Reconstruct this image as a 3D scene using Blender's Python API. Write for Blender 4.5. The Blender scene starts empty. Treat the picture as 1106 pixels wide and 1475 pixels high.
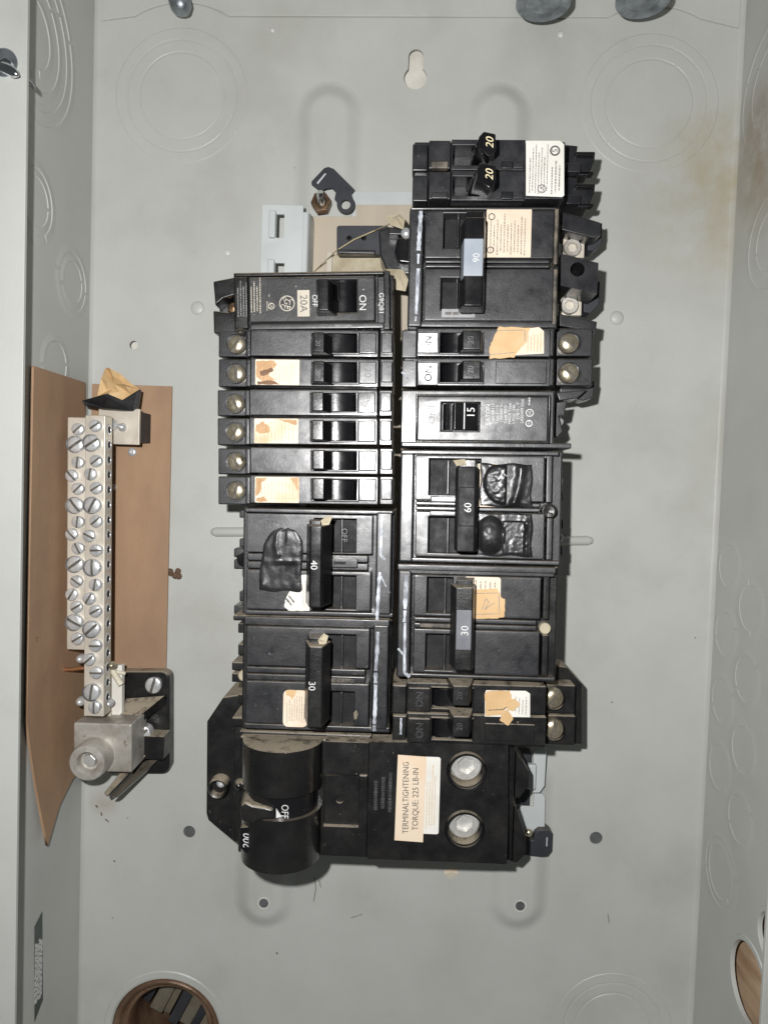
import bpy, bmesh, math, random
from mathutils import Matrix, Vector, noise as mnoise
random.seed(7)
scene = bpy.context.scene
C = scene.collection
PI = math.pi

# ---------------------------------------------------------------- camera
# panel space in millimetres: u right, v up, d out of the back plate towards the viewer
FPX, CX, CY = 1060.0, 553.0, 737.5
PITCH, YAW, ROLL = -0.0416217, 0.0271241, 0.0346533
EYE = Vector((2.6528, 0.0, 397.722))
RM = (Matrix.Rotation(PITCH, 3, 'X') @ Matrix.Rotation(YAW, 3, 'Y') @ Matrix.Rotation(ROLL, 3, 'Z'))
A = Matrix(((1, 0, 0), (0, 0, -1), (0, 1, 0)))          # (u,v,d) -> world (x,y,z)

def W(u, v, d):
    return Vector((u, -d, v)) * 0.001

def ray(x, y):
    return RM @ Vector(((x - CX) / FPX, -(y - CY) / FPX, -1.0))

def P(x, y, d):                                         # measured photo point at depth d -> panel (u,v,d)
    r = ray(x, y); t = (d - EYE.z) / r.z
    return EYE + r * t

def PU(x, y, u):                                        # the same on a side wall at u
    r = ray(x, y); t = (u - EYE.x) / r.x
    return EYE + r * t

cam = bpy.data.cameras.new('camera')
cam.sensor_fit = 'VERTICAL'; cam.sensor_height = 36.0; cam.lens = FPX / 1475 * 36.0
cam.clip_start = 0.01; cam.clip_end = 20
co = bpy.data.objects.new('camera', cam); C.objects.link(co)
co.matrix_world = Matrix.Translation(W(*EYE)) @ (A @ RM).to_4x4()
scene.camera = co

# ---------------------------------------------------------------- light: the phone's flash beside the lens, dim room light
wd = bpy.data.worlds.new('World'); scene.world = wd; wd.use_nodes = True
wd.node_tree.nodes['Background'].inputs[0].default_value = (0.93, 1.0, 1.02, 1)
wd.node_tree.nodes['Background'].inputs[1].default_value = 0.06
fl = bpy.data.lights.new('flash', 'POINT'); fl.energy = 7.3; fl.shadow_soft_size = 0.0035; fl.color = (1.0, 0.987, 0.978)
fo = bpy.data.objects.new('flash', fl); C.objects.link(fo)
fo.location = W(EYE.x - 26, EYE.y + 24, EYE.z + 4)
scene.view_settings.view_transform = 'Standard'
scene.view_settings.look = 'None'
scene.view_settings.exposure = 0.0
scene.view_settings.gamma = 1.0

# ---------------------------------------------------------------- materials
def pm(name, c1, c2=None, scale=120, lo=.4, hi=.65, rough=.5, rvar=.12, metal=0, bump=0, bscale=900, spec=.5,
       dust=0, speck=None, spots=(), coat=0, crough=.27, cior=1.5, stretch=None, stain=None):
    m = bpy.data.materials.new(name); m.use_nodes = True
    nt = m.node_tree; N = nt.nodes; L = nt.links; b = N['Principled BSDF']
    geo = N.new('ShaderNodeNewGeometry')
    pos = geo.outputs['Position']
    if stretch:
        mp = N.new('ShaderNodeMapping'); mp.inputs['Scale'].default_value = stretch
        L.new(pos, mp.inputs['Vector']); spos = mp.outputs[0]
    else:
        spos = pos
    def noise(s, detail=5, rough_=.6, src=None):
        n = N.new('ShaderNodeTexNoise'); n.inputs['Scale'].default_value = s
        n.inputs['Detail'].default_value = detail; n.inputs['Roughness'].default_value = rough_
        L.new(src or spos, n.inputs['Vector']); return n.outputs['Fac']
    def ramp(src, a, z, ca=0., cz=1.):
        r = N.new('ShaderNodeMapRange'); r.inputs[1].default_value = a; r.inputs[2].default_value = z
        r.inputs[3].default_value = ca; r.inputs[4].default_value = cz; L.new(src, r.inputs[0]); return r.outputs[0]
    def mix(fac, a, bcol):
        x = N.new('ShaderNodeMix'); x.data_type = 'RGBA'
        if isinstance(fac, float): x.inputs[0].default_value = fac
        else: L.new(fac, x.inputs[0])
        for k, v in ((6, a), (7, bcol)):
            if isinstance(v, tuple): x.inputs[k].default_value = (*v, 1)
            else: L.new(v, x.inputs[k])
        return x.outputs[2]
    def mul(a, bb):
        x = N.new('ShaderNodeMath'); x.operation = 'MULTIPLY'
        for k, v in ((0, a), (1, bb)):
            if isinstance(v, (int, float)): x.inputs[k].default_value = v
            else: L.new(v, x.inputs[k])
        return x.outputs[0]
    col = mix(ramp(noise(scale), lo, hi), c1, c2 or c1)
    rg = ramp(noise(scale * 2.3), .3, .7, max(.04, rough - rvar), rough + rvar)
    if speck:                                           # (colour, scale, threshold)
        sc, ss, th = speck
        f = ramp(noise(ss, 3, .7, pos), th, th + .05)
        col = mix(f, col, sc)
    for (sp, rad, sc, amt) in spots:                    # dirt with a place of its own on the panel
        dn = N.new('ShaderNodeVectorMath'); dn.operation = 'DISTANCE'
        L.new(pos, dn.inputs[0]); dn.inputs[1].default_value = W(*sp)
        f = ramp(dn.outputs['Value'], rad * .001, rad * .0002, 0, amt)
        f = mul(f, ramp(noise(45, 6, .65, pos), .33, .62))
        col = mix(f, col, sc)
    if stain:                                           # (colour, scale, lo, hi)
        col = mix(ramp(noise(stain[1], 6, .6, pos), stain[2], stain[3]), col, stain[0])
    if dust:
        sx = N.new('ShaderNodeSeparateXYZ'); L.new(geo.outputs['Normal'], sx.inputs[0])
        up = ramp(sx.outputs[2], .35, .8)
        f = mul(mul(up, ramp(noise(160, 6, .7, pos), .28, .5)), dust)
        f2 = mul(ramp(noise(70, 8, .75, pos), .5, .8), .018 * min(1., dust * 1.5))
        mx = N.new('ShaderNodeMath'); mx.operation = 'MAXIMUM'; L.new(f, mx.inputs[0]); L.new(f2, mx.inputs[1])
        col = mix(mx.outputs[0], col, (.34, .29, .215))
        ad = N.new('ShaderNodeMath'); ad.operation = 'MAXIMUM'; L.new(rg, ad.inputs[0]); L.new(mul(f, .9), ad.inputs[1]); rg = ad.outputs[0]
    L.new(col, b.inputs['Base Color']); L.new(rg, b.inputs['Roughness'])
    b.inputs['Metallic'].default_value = metal
    b.inputs['Specular IOR Level'].default_value = spec
    b.inputs['Coat Weight'].default_value = coat
    b.inputs['Coat Roughness'].default_value = crough; b.inputs['Coat IOR'].default_value = cior
    if coat:                                            # handled, smudged gloss
        L.new(ramp(noise(75, 6, .7, pos), .32, .68, crough * .72, crough * 1.7), b.inputs['Coat Roughness'])
        L.new(ramp(noise(140, 5, .7, pos), .3, .6, coat * .45, coat), b.inputs['Coat Weight'])
    if bump:
        bp = N.new('ShaderNodeBump'); bp.inputs['Strength'].default_value = bump; bp.inputs['Distance'].default_value = .0003
        L.new(noise(bscale, 4, .6), bp.inputs['Height']); L.new(bp.outputs[0], b.inputs['Normal'])
    return m

PAINT1, PAINT2 = (.465, .474, .448), (.415, .425, .398)
rust_spots = [(tuple(P(1050, 300, 0)), 60, (.33, .275, .16), .55), (tuple(P(1048, 225, 0)), 40, (.36, .31, .19), .45),
              (tuple(P(150, 1155, 0)), 10, (.22, .13, .05), .4), (tuple(P(650, 1256, 0)), 5, (.62, .54, .34), .9)]
M = {}
M['paint'] = pm('grey_enamel_paint', PAINT1, PAINT2, 18, .35, .7, rough=.42, rvar=.06, bump=.3, bscale=1100,
                speck=((.20, .19, .16), 300, .765), spots=rust_spots, stain=((.385, .385, .345), 9, .52, .75))
wall_spots = [(tuple(PU(1098, 195, 170)), 40, (.23, .165, .11), .8), (tuple(PU(1095, 270, 170)), 40, (.3, .25, .17), .5)]
M['paint_wall'] = pm('grey_enamel_paint_side', PAINT1, PAINT2, 16, .35, .7, rough=.45, rvar=.06, bump=.15, bscale=700,
                     speck=((.22, .21, .18), 300, .76), spots=wall_spots)
M['paint_edge'] = pm('worn_grey_paint', (.56, .57, .53), (.48, .49, .46), 150, rough=.35)
M['rail'] = pm('light_grey_paint', (.50, .53, .53), (.46, .49, .49), 40, rough=.4, speck=((.2, .2, .19), 260, .74))
M['black'] = pm('black_moulded_plastic', (.008, .0085, .0105), (.016, .0165, .019), 55, .4, .7, rough=.40, rvar=.12, bump=.3, bscale=1500,
                speck=((.12, .12, .12), 520, .71), dust=.3, coat=.55, crough=.21)
M['black_face'] = pm('black_scuffed_plastic', (.009, .0095, .0115), (.024, .0245, .027), 80, .45, .7, rough=.44, rvar=.13, bump=.25, bscale=1100,
                     speck=((.15, .15, .15), 380, .69), dust=.3, coat=1.0, crough=.24)
M['grey_face'] = pm('dull_greyed_plastic', (.020, .0205, .021), (.042, .042, .042), 60, .4, .7, rough=.55, bump=.4, bscale=900, speck=((.2, .19, .17), 330, .66), dust=.8)
M['drum'] = pm('glossy_drum_plastic', (.006, .006, .0062), (.012, .0115, .011), 50, rough=.3, rvar=.1, bump=.2, bscale=600, speck=((.17, .15, .12), 260, .72), dust=.95, coat=.8, crough=.18)
M['drum_low'] = pm('glossy_drum_plastic_clean', (.006, .006, .0062), (.012, .0115, .011), 50, rough=.3, rvar=.1, bump=.2, bscale=600, speck=((.17, .15, .12), 260, .72), dust=.3, coat=.8, crough=.18)
M['well'] = pm('matte_well_floor', (.006, .006, .007), (.012, .012, .013), 90, rough=.6, bump=.3, spec=.3)
M['slot_dark'] = pm('dark_slot_floor', (.07, .062, .05), (.13, .12, .10), 300, rough=.7)
M['scratch'] = pm('dark_scratch', (.24, .235, .21), rough=.6)
M['hole_dark'] = pm('painted_hole_shade', (.10, .105, .105), (.07, .075, .075), 200, rough=.6)  # dark grey that paints in the shade inside the plate holes
M['black_gloss'] = pm('black_glossy_plastic', (.005, .005, .006), (.009, .009, .010), 60, rough=.24, rvar=.07, bump=.1,
                      speck=((.14, .13, .12), 600, .73), dust=.55)
M['black_dusty'] = pm('dusty_black_plastic', (.007, .007, .0072), (.014, .0135, .013), 70, .4, .7, rough=.36, rvar=.1, bump=.25, bscale=1300,
                      speck=((.15, .135, .11), 420, .69), dust=.95)
M['tape'] = pm('black_vinyl_tape', (.010, .010, .011), (.026, .026, .027), 70, rough=.34, rvar=.12, bump=.35, bscale=500)
M['matte_black'] = pm('matte_black_steel', (.022, .024, .030), (.032, .034, .040), 60, rough=.55, bump=.15, dust=.15)
M['tie_grey'] = pm('slate_grey_sleeve', (.27, .305, .35), (.33, .355, .39), 60, rough=.4, speck=((.4, .42, .45), 500, .68))
M['tie_dim'] = pm('dim_grey_sleeve', (.115, .12, .135), (.15, .155, .17), 90, rough=.45, speck=((.3, .3, .3), 500, .7))
M['worn'] = pm('worn_black_edge', (.03, .028, .025), (.17, .145, .11), 130, .42, .62, rough=.55, bump=.3)
M['white_print'] = pm('white_ink', (.62, .63, .62), (.5, .5, .5), 300, rough=.5)
M['emboss'] = pm('embossed_black', (.045, .045, .048), (.08, .08, .08), 300, rough=.35)
M['gold_print'] = pm('cream_ink', (.72, .62, .40), rough=.5)
M['dim_print'] = pm('faded_ink', (.25, .25, .25), (.12, .12, .12), 400, rough=.5)
M['ink'] = pm('grey_label_ink', (.30, .27, .24), (.2, .18, .16), 500, rough=.7)
M['ink_dark'] = pm('dark_label_ink', (.09, .085, .08), (.13, .12, .11), 400, rough=.6)
M['white_paint'] = pm('white_paint_stroke', (.55, .58, .63), (.20, .21, .24), 160, .42, .62, rough=.55, bump=.4, bscale=700)
M['label_white'] = pm('white_paper_label', (.74, .73, .68), (.66, .64, .58), 60, rough=.55)
M['label_cream'] = pm('cream_paper_label', (.74, .62, .49), (.66, .53, .40), 60, rough=.6, speck=((.35, .2, .08), 260, .74))
M['label_stain'] = pm('stained_paper_label', (.74, .64, .50), (.62, .44, .27), 75, .5, .7, rough=.6, stain=((.26, .13, .05), 34, .57, .66))
M['stain_brown'] = pm('brown_water_stain', (.50, .31, .16), (.42, .24, .11), 120, rough=.65)
M['stain_dark'] = pm('dark_burnt_stain', (.20, .10, .045), (.12, .06, .03), 160, rough=.65)
M['label_tan'] = pm('tan_paper_sticker', (.62, .42, .22), (.55, .36, .17), 80, rough=.65)
M['label_beige'] = pm('beige_label', (.50, .46, .38), (.45, .41, .34), 90, rough=.6)
M['label_torque'] = pm('aged_torque_label', (.72, .60, .46), (.70, .50, .33), 42, .45, .65, rough=.6)
M['silver_label'] = pm('silver_sticker', (.30, .30, .31), (.22, .22, .23), 120, rough=.4)
M['steel'] = pm('zinc_plated_screw', (.74, .75, .75), (.55, .57, .58), 260, rough=.32, rvar=.1, metal=.55, bump=.2)
M['brass'] = pm('yellow_zinc_screw', (.50, .45, .34), (.33, .28, .19), 220, rough=.3, rvar=.1, metal=.75, bump=.2, stain=((.10, .07, .04), 160, .58, .7))
M['alu'] = pm('dull_aluminium', (.52, .50, .46), (.40, .38, .34), 90, rough=.42, rvar=.1, metal=.4, bump=.5, bscale=500, speck=((.26, .21, .15), 160, .64), stain=((.25, .22, .18), 55, .48, .68))
M['alu_bar'] = pm('tinned_bar', (.62, .57, .49), (.50, .455, .385), 40, rough=.45, rvar=.1, metal=.35, bump=.2, speck=((.35, .2, .08), 300, .72))
M['alu_bright'] = pm('bright_aluminium', (.74, .73, .70), (.60, .59, .56), 120, rough=.34, rvar=.1, metal=.6, bump=.25, speck=((.3, .26, .2), 240, .72))
M['galv'] = pm('galvanised_steel', (.36, .39, .42), (.20, .22, .24), 120, rough=.35, metal=.8, bump=.2)
M['bright'] = pm('polished_screw', (.85, .87, .88), (.7, .72, .74), 200, rough=.15, metal=1)
M['rusty'] = pm('rusty_brown_metal', (.115, .062, .038), (.20, .13, .08), 60, rough=.42, rvar=.12, metal=.3, bump=.3, speck=((.12, .06, .03), 200, .62))
M['nut'] = pm('bronze_nut', (.20, .13, .075), (.12, .075, .045), 200, rough=.4, metal=.8)
M['fibre'] = pm('brown_fibreboard', (.375, .24, .142), (.30, .19, .115), 30, rough=.75, rvar=.08, bump=.5, bscale=1600,
                speck=((.20, .11, .065), 110, .69), stretch=(1, 1, .3), stain=((.27, .165, .105), 14, .5, .72))
M['fibre_edge'] = pm('fibreboard_cut_edge', (.42, .26, .16), rough=.8)
M['insul'] = pm('tan_insulating_paper', (.46, .40, .315), (.41, .355, .28), 30, rough=.7, bump=.3, stretch=(2.2, 1, .4))
M['kraft'] = pm('crumpled_kraft_paper', (.58, .40, .20), (.46, .29, .13), 90, rough=.75, bump=.6, bscale=500)
M['drypaper'] = pm('dirty_scrap_paper', (.45, .40, .29), (.33, .28, .19), 130, rough=.8, bump=.5)
M['drywall'] = pm('cream_drywall', (.70, .68, .61), (.60, .57, .50), 90, rough=.85, bump=.4)
M['wood'] = pm('pine_stud_wood', (.60, .44, .29), (.42, .27, .16), 30, .42, .62, rough=.7, bump=.4, stretch=(1, .8, 4.5), speck=((.30, .17, .08), 60, .66))
M['oldwood'] = pm('old_brown_lath', (.17, .145, .10), (.10, .085, .06), 70, rough=.8, bump=.3)
M['murk'] = pm('grey_brown_murk', (.15, .135, .10), (.10, .085, .06), 80, rough=.8, bump=.4)
M['copper'] = pm('copper_wire', (.72, .40, .22), (.6, .32, .16), 300, rough=.3, metal=.9)
M['ivory'] = pm('ivory_scrap', (.66, .62, .50), (.55, .5, .38), 200, rough=.6)
M['mud'] = pm('dried_mud', (.15, .09, .055), (.09, .055, .035), 300, rough=.9, bump=.8)
M['sticker_green'] = pm('dark_green_sticker', (.045, .06, .055), (.065, .08, .072), 90, rough=.45)
M['hair'] = pm('thin_fibre', (.46, .38, .22), rough=.6)
M['hole'] = pm('dark_recess', (.02, .02, .02), rough=.8)

# ---------------------------------------------------------------- mesh building
class MB:
    def __init__(s, xf=None): s.v = []; s.f = []; s.xf = xf
    def add(s, vs, fs):
        o = len(s.v); s.v += [tuple(s.xf(p)) if s.xf else tuple(p) for p in vs]
        s.f += [tuple(i + o for i in f) for f in fs]; return s
    def box(s, u0, u1, v0, v1, z0, z1):
        return s.add([(u0, v0, z0), (u1, v0, z0), (u1, v1, z0), (u0, v1, z0), (u0, v0, z1), (u1, v0, z1), (u1, v1, z1), (u0, v1, z1)],
                     [(3, 2, 1, 0), (4, 5, 6, 7), (0, 1, 5, 4), (1, 2, 6, 5), (2, 3, 7, 6), (3, 0, 4, 7)])
    def prism(s, pts, z0, z1, top=None):
        n = len(pts); ar = sum(pts[i][0] * pts[(i + 1) % n][1] - pts[(i + 1) % n][0] * pts[i][1] for i in range(n))
        if ar < 0:
            pts = pts[::-1]; top = top[::-1] if top else None
        tp = top or pts
        return s.add([(x, y, z0) for x, y in pts] + [(x, y, z1) for x, y in tp],
                     [tuple(range(n))[::-1], tuple(range(n, 2 * n))] + [(i, (i + 1) % n, n + (i + 1) % n, n + i) for i in range(n)])
    def prism_v(s, prof, v0, v1):                       # profile (u,z) swept along v
        n = len(prof); ar = sum(prof[i][0] * prof[(i + 1) % n][1] - prof[(i + 1) % n][0] * prof[i][1] for i in range(n))
        if ar < 0: prof = prof[::-1]
        return s.add([(x, v0, z) for x, z in prof] + [(x, v1, z) for x, z in prof],
                     [tuple(range(n)), tuple(range(n, 2 * n))[::-1]] + [((i + 1) % n, i, n + i, n + (i + 1) % n) for i in range(n)])
    def prism_u(s, prof, u0, u1):                       # profile (v,z) swept along u
        n = len(prof); ar = sum(prof[i][0] * prof[(i + 1) % n][1] - prof[(i + 1) % n][0] * prof[i][1] for i in range(n))
        if ar < 0: prof = prof[::-1]
        return s.add([(u0, y, z) for y, z in prof] + [(u1, y, z) for y, z in prof],
                     [tuple(range(n))[::-1], tuple(range(n, 2 * n))] + [(i, (i + 1) % n, n + (i + 1) % n, n + i) for i in range(n)])
    def lathe(s, prof, cu, cv, n=28, a0=0, a1=2 * PI, el=1.0):
        full = abs(a1 - a0 - 2 * PI) < 1e-6; m = n if full else n + 1
        vs = []; fs = []
        for r, z in prof:
            for k in range(m):
                a = a0 + (a1 - a0) * k / n
                vs.append((cu + r * math.cos(a), cv + r * math.sin(a) * el, z))
        for j in range(len(prof) - 1):
            for k in range(n):
                k2 = (k + 1) % m
                fs.append((j * m + k, j * m + k2, (j + 1) * m + k2, (j + 1) * m + k))
        if full:
            if prof[-1][0] > 0: fs.append(tuple((len(prof) - 1) * m + k for k in range(m)))
        return s.add(vs, fs)
    def ring(s, prof, cu, cv, n=40, a0=0, a1=2 * PI):   # closed profile swept round
        full = abs(a1 - a0 - 2 * PI) < 1e-6; m = n if full else n + 1; q = len(prof)
        vs = []; fs = []
        for k in range(m):
            a = a0 + (a1 - a0) * k / n
            for r, z in prof: vs.append((cu + r * math.cos(a), cv + r * math.sin(a), z))
        for k in range(n):
            k2 = (k + 1) % m
            for j in range(q):
                j2 = (j + 1) % q
                fs.append((k * q + j, k2 * q + j, k2 * q + j2, k * q + j2))
        if not full: fs += [tuple(range(q)), tuple(range((m - 1) * q, m * q))[::-1]]
        return s.add(vs, fs)
    def tube(s, pts, r, n=8):
        vs = []; fs = []; pts = [Vector(p) for p in pts]
        for i, p in enumerate(pts):
            t = (pts[min(i + 1, len(pts) - 1)] - pts[max(i - 1, 0)]).normalized()
            a = t.orthogonal().normalized(); b = t.cross(a)
            rr = r[i] if isinstance(r, (list, tuple)) else r
            for k in range(n):
                vs.append(p + (a * math.cos(2 * PI * k / n) + b * math.sin(2 * PI * k / n)) * rr)
        for i in range(len(pts) - 1):
            for k in range(n):
                k2 = (k + 1) % n
                fs.append((i * n + k, i * n + k2, (i + 1) * n + k2, (i + 1) * n + k))
        fs += [tuple(range(n))[::-1], tuple(range((len(pts) - 1) * n, len(pts) * n))]
        return s.add(vs, fs)
    def plate(s, r, holes, z0, z1):                     # rectangle with rectangular holes
        u0, u1, v0, v1 = r
        us = sorted({u0, u1, *[h[k] for h in holes for k in (0, 1)]}); vs_ = sorted({v0, v1, *[h[k] for h in holes for k in (2, 3)]})
        us = [x for x in us if u0 <= x <= u1]; vs_ = [x for x in vs_ if v0 <= x <= v1]
        nu, nv = len(us) - 1, len(vs_) - 1
        def solid(i, j):
            if i < 0 or j < 0 or i >= nu or j >= nv: return False
            x = (us[i] + us[i + 1]) / 2; y = (vs_[j] + vs_[j + 1]) / 2
            return not any(h[0] < x < h[1] and h[2] < y < h[3] for h in holes)
        idx = {}; V = []; F = []
        def vi(i, j, t):
            k = (i, j, t)
            if k not in idx: idx[k] = len(V); V.append((us[i], vs_[j], z1 if t else z0))
            return idx[k]
        for i in range(nu):
            for j in range(nv):
                if not solid(i, j): continue
                F.append((vi(i, j, 1), vi(i + 1, j, 1), vi(i + 1, j + 1, 1), vi(i, j + 1, 1)))
                F.append((vi(i, j + 1, 0), vi(i + 1, j + 1, 0), vi(i + 1, j, 0), vi(i, j, 0)))
                if not solid(i - 1, j): F.append((vi(i, j + 1, 0), vi(i, j, 0), vi(i, j, 1), vi(i, j + 1, 1)))
                if not solid(i + 1, j): F.append((vi(i + 1, j, 0), vi(i + 1, j + 1, 0), vi(i + 1, j + 1, 1), vi(i + 1, j, 1)))
                if not solid(i, j - 1): F.append((vi(i, j, 0), vi(i + 1, j, 0), vi(i + 1, j, 1), vi(i, j, 1)))
                if not solid(i, j + 1): F.append((vi(i + 1, j + 1, 0), vi(i, j + 1, 0), vi(i, j + 1, 1), vi(i + 1, j + 1, 1)))
        return s.add(V, F)
    def mesh(s, name, mat, bevel=0, smooth=False, ang=35):
        bm = bmesh.new()
        vs = [bm.verts.new((x * .001, y * .001, z * .001)) for x, y, z in s.v]
        for f in s.f:
            try: bm.faces.new([vs[i] for i in f])
            except ValueError: pass
        bmesh.ops.recalc_face_normals(bm, faces=bm.faces)
        if bevel:
            ed = [e for e in bm.edges if len(e.link_faces) == 2 and e.calc_face_angle(0) > math.radians(40)]
            bmesh.ops.bevel(bm, geom=ed, offset=bevel * .001, segments=2, profile=.6, affect='EDGES', clamp_overlap=True)
        me = bpy.data.meshes.new(name); bm.to_mesh(me); bm.free()
        me.materials.append(mat)
        if smooth or bevel:
            me.polygons.foreach_set('use_smooth', [True] * len(me.polygons))
            if bevel:                                   # flat faces keep their own normal, only the rounded edges turn
                vn = [Vector((0, 0, 0)) for _ in me.vertices]
                for p in me.polygons:
                    for i in p.vertices: vn[i] += p.normal * p.area
                me.normals_split_custom_set_from_vertices([n.normalized() if n.length > 0 else (0, 0, 1) for n in vn])
            else: me.set_sharp_from_angle(angle=math.radians(ang))
        return me

def curve_plate(outer, holes, z0, z1, name, mat):       # plate with holes of any outline (local mm)
    cu = bpy.data.curves.new('c', 'CURVE'); cu.dimensions = '2D'; cu.fill_mode = 'BOTH'
    cu.extrude = (z1 - z0) / 2 * .001
    for pl in [outer] + holes:
        sp = cu.splines.new('POLY'); sp.points.add(len(pl) - 1); sp.use_cyclic_u = True
        for p, (x, y) in zip(sp.points, pl): p.co = (x * .001, y * .001, 0, 1)
    ob = bpy.data.objects.new('c', cu); C.objects.link(ob)
    me = bpy.data.meshes.new_from_object(ob.evaluated_get(bpy.context.evaluated_depsgraph_get()))
    bpy.data.objects.remove(ob); bpy.data.curves.remove(cu)
    for v in me.vertices: v.co.z += (z0 + z1) / 2 * .001
    me.name = name; me.materials.clear(); me.materials.append(mat)
    return me

def circ(cu, cv, r, n=32, a0=0, a1=2 * PI):
    return [(cu + r * math.cos(a0 + (a1 - a0) * k / n), cv + r * math.sin(a0 + (a1 - a0) * k / n)) for k in range(n)]

def rrect(u0, u1, v0, v1, r, n=4):
    out = []
    for cx_, cy_, a in ((u1 - r, v1 - r, 0), (u0 + r, v1 - r, PI / 2), (u0 + r, v0 + r, PI), (u1 - r, v0 + r, 1.5 * PI)):
        out += [(cx_ + r * math.cos(a + PI / 2 * k / n), cy_ + r * math.sin(a + PI / 2 * k / n)) for k in range(n + 1)]
    return out

ROLLM = 0.034
class T:
    """a thing: an Empty at its base; parts are written from photo measurements at their true depth"""
    def __init__(s, name, label, cat, x, y, base=30, m=ROLLM, group=None, tilt=0, nod=0):
        s.base = base; s.o = P(x, y, base); s.th = ROLLM - m
        e = bpy.data.objects.new(name, None); C.objects.link(e)
        e.empty_display_size = .01
        e.matrix_world = Matrix.Translation(W(*s.o)) @ Matrix.Rotation(PI / 2, 4, 'X') @ Matrix.Rotation(s.th, 4, 'Z')
        if tilt:                                        # seated a little askew: turned about an axis at face level
            e.matrix_world = e.matrix_world @ Matrix.Translation((0, 0, .048)) @ Matrix.Rotation(math.radians(tilt), 4, 'Y') @ Matrix.Rotation(math.radians(nod), 4, 'X') @ Matrix.Translation((0, 0, -.048))
        e['label'] = label; e['category'] = cat
        if group: e['group'] = group
        s.e = e
    def L(s, x, y, d):
        p = P(x, y, d) - s.o; c, q = math.cos(-s.th), math.sin(-s.th)
        return (p.x * c - p.y * q, p.x * q + p.y * c)
    def U(s, u, v):                                     # panel mm -> local
        px, py = u - s.o.x, v - s.o.y; c, q = math.cos(-s.th), math.sin(-s.th)
        return (px * c - py * q, px * q + py * c)
    def z(s, d): return d - s.base
    def R(s, r, d):
        x0, y0, x1, y1 = r; xm, ym = (x0 + x1) / 2, (y0 + y1) / 2
        return (s.L(x0, ym, d)[0], s.L(x1, ym, d)[0], s.L(xm, y1, d)[1], s.L(xm, y0, d)[1])
    def put(s, name, me, parent=None, label=None, kind=None):
        o = bpy.data.objects.new(name, me); C.objects.link(o); o.parent = parent or s.e
        if label: o['label'] = label
        if kind: o['kind'] = kind
        return o
    def part(s, name, mb, mat, bevel=0, parent=None, label=None, smooth=False, ang=35):
        return s.put(name, mb.mesh(name, M[mat] if isinstance(mat, str) else mat, bevel, smooth, ang), parent, label)
    def box(s, name, r, d0, d1, mat='black', bevel=.35, parent=None, label=None):
        return s.part(name, MB().box(*s.R(r, d1), s.z(d0), s.z(d1)), mat, bevel, parent, label)
    def plate(s, name, r, holes, d0, d1, mat='black_face', bevel=.35, parent=None):
        return s.part(name, MB().plate(s.R(r, d1), [s.R(h, d1) for h in holes], s.z(d0), s.z(d1)), mat, bevel, parent)
    def poly(s, name, pts, d0, d1, mat='black', bevel=.3, parent=None, label=None):
        return s.part(name, MB().prism([s.L(x, y, d1) for x, y in pts], s.z(d0), s.z(d1)), mat, bevel, parent, label)
    def prof(s, name, y0, y1, pts, mat='black', bevel=.3, parent=None, dref=80, label=None, smooth=False):
        ym = (y0 + y1) / 2; xm = sum(p[0] for p in pts) / len(pts)
        return s.part(name, MB().prism_v([(s.L(x, ym, d)[0], s.z(d)) for x, d in pts], s.L(xm, y1, dref)[1], s.L(xm, y0, dref)[1]), mat, bevel, parent, label, smooth)
    def sheet(s, name, r, d, mat, rad=.5, parent=None, th=.18, label=None):
        u0, u1, v0, v1 = s.R(r, d)
        return s.part(name, MB().prism(rrect(u0, u1, v0, v1, max(.05, rad)), s.z(d), s.z(d) + th), mat, 0, parent, label)
    def sheetp(s, name, pts, d, mat, parent=None, th=.18, label=None):
        q = [s.L(x, y, d) for x, y in pts]
        if name in ('torn_sticker', 'tape_bit', 'stain') or (name == 'label' and len(pts) > 6):
            q = [(a[0] + (b[0] - a[0]) * k / 5 + random.uniform(-.22, .22), a[1] + (b[1] - a[1]) * k / 5 + random.uniform(-.22, .22)) for a, b in zip(q, q[1:] + q[:1]) for k in range(5)]
        return s.part(name, MB().prism(q, s.z(d), s.z(d) + th), mat, 0, parent, label)
    def text(s, txt, x, y, d, h, rot=90, mat='white_print', parent=None, name='lettering', sx=1.0, ital=0, depth=.05):
        cu = bpy.data.curves.new('t', 'FONT'); cu.body = txt; cu.align_x = 'CENTER'; cu.align_y = 'CENTER'
        u, v = s.L(x, y, d); k = abs(s.L(x, y + 1, d)[1] - v)
        cu.size = h * k / .69; cu.extrude = depth; cu.shear = ital; cu.resolution_u = 3
        ob = bpy.data.objects.new('t', cu); C.objects.link(ob)
        me = bpy.data.meshes.new_from_object(ob.evaluated_get(bpy.context.evaluated_depsgraph_get()))
        bpy.data.objects.remove(ob); bpy.data.curves.remove(cu)
        me.transform(Matrix.Scale(.001, 4) @ Matrix.Translation((u, v, s.z(d) + depth * .5)) @ Matrix.Rotation(math.radians(rot), 4, 'Z') @ Matrix.Diagonal((sx, 1, 1, 1)))
        me.name = name; me.materials.clear(); me.materials.append(M[mat])
        return s.put(name, me, parent)
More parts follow.
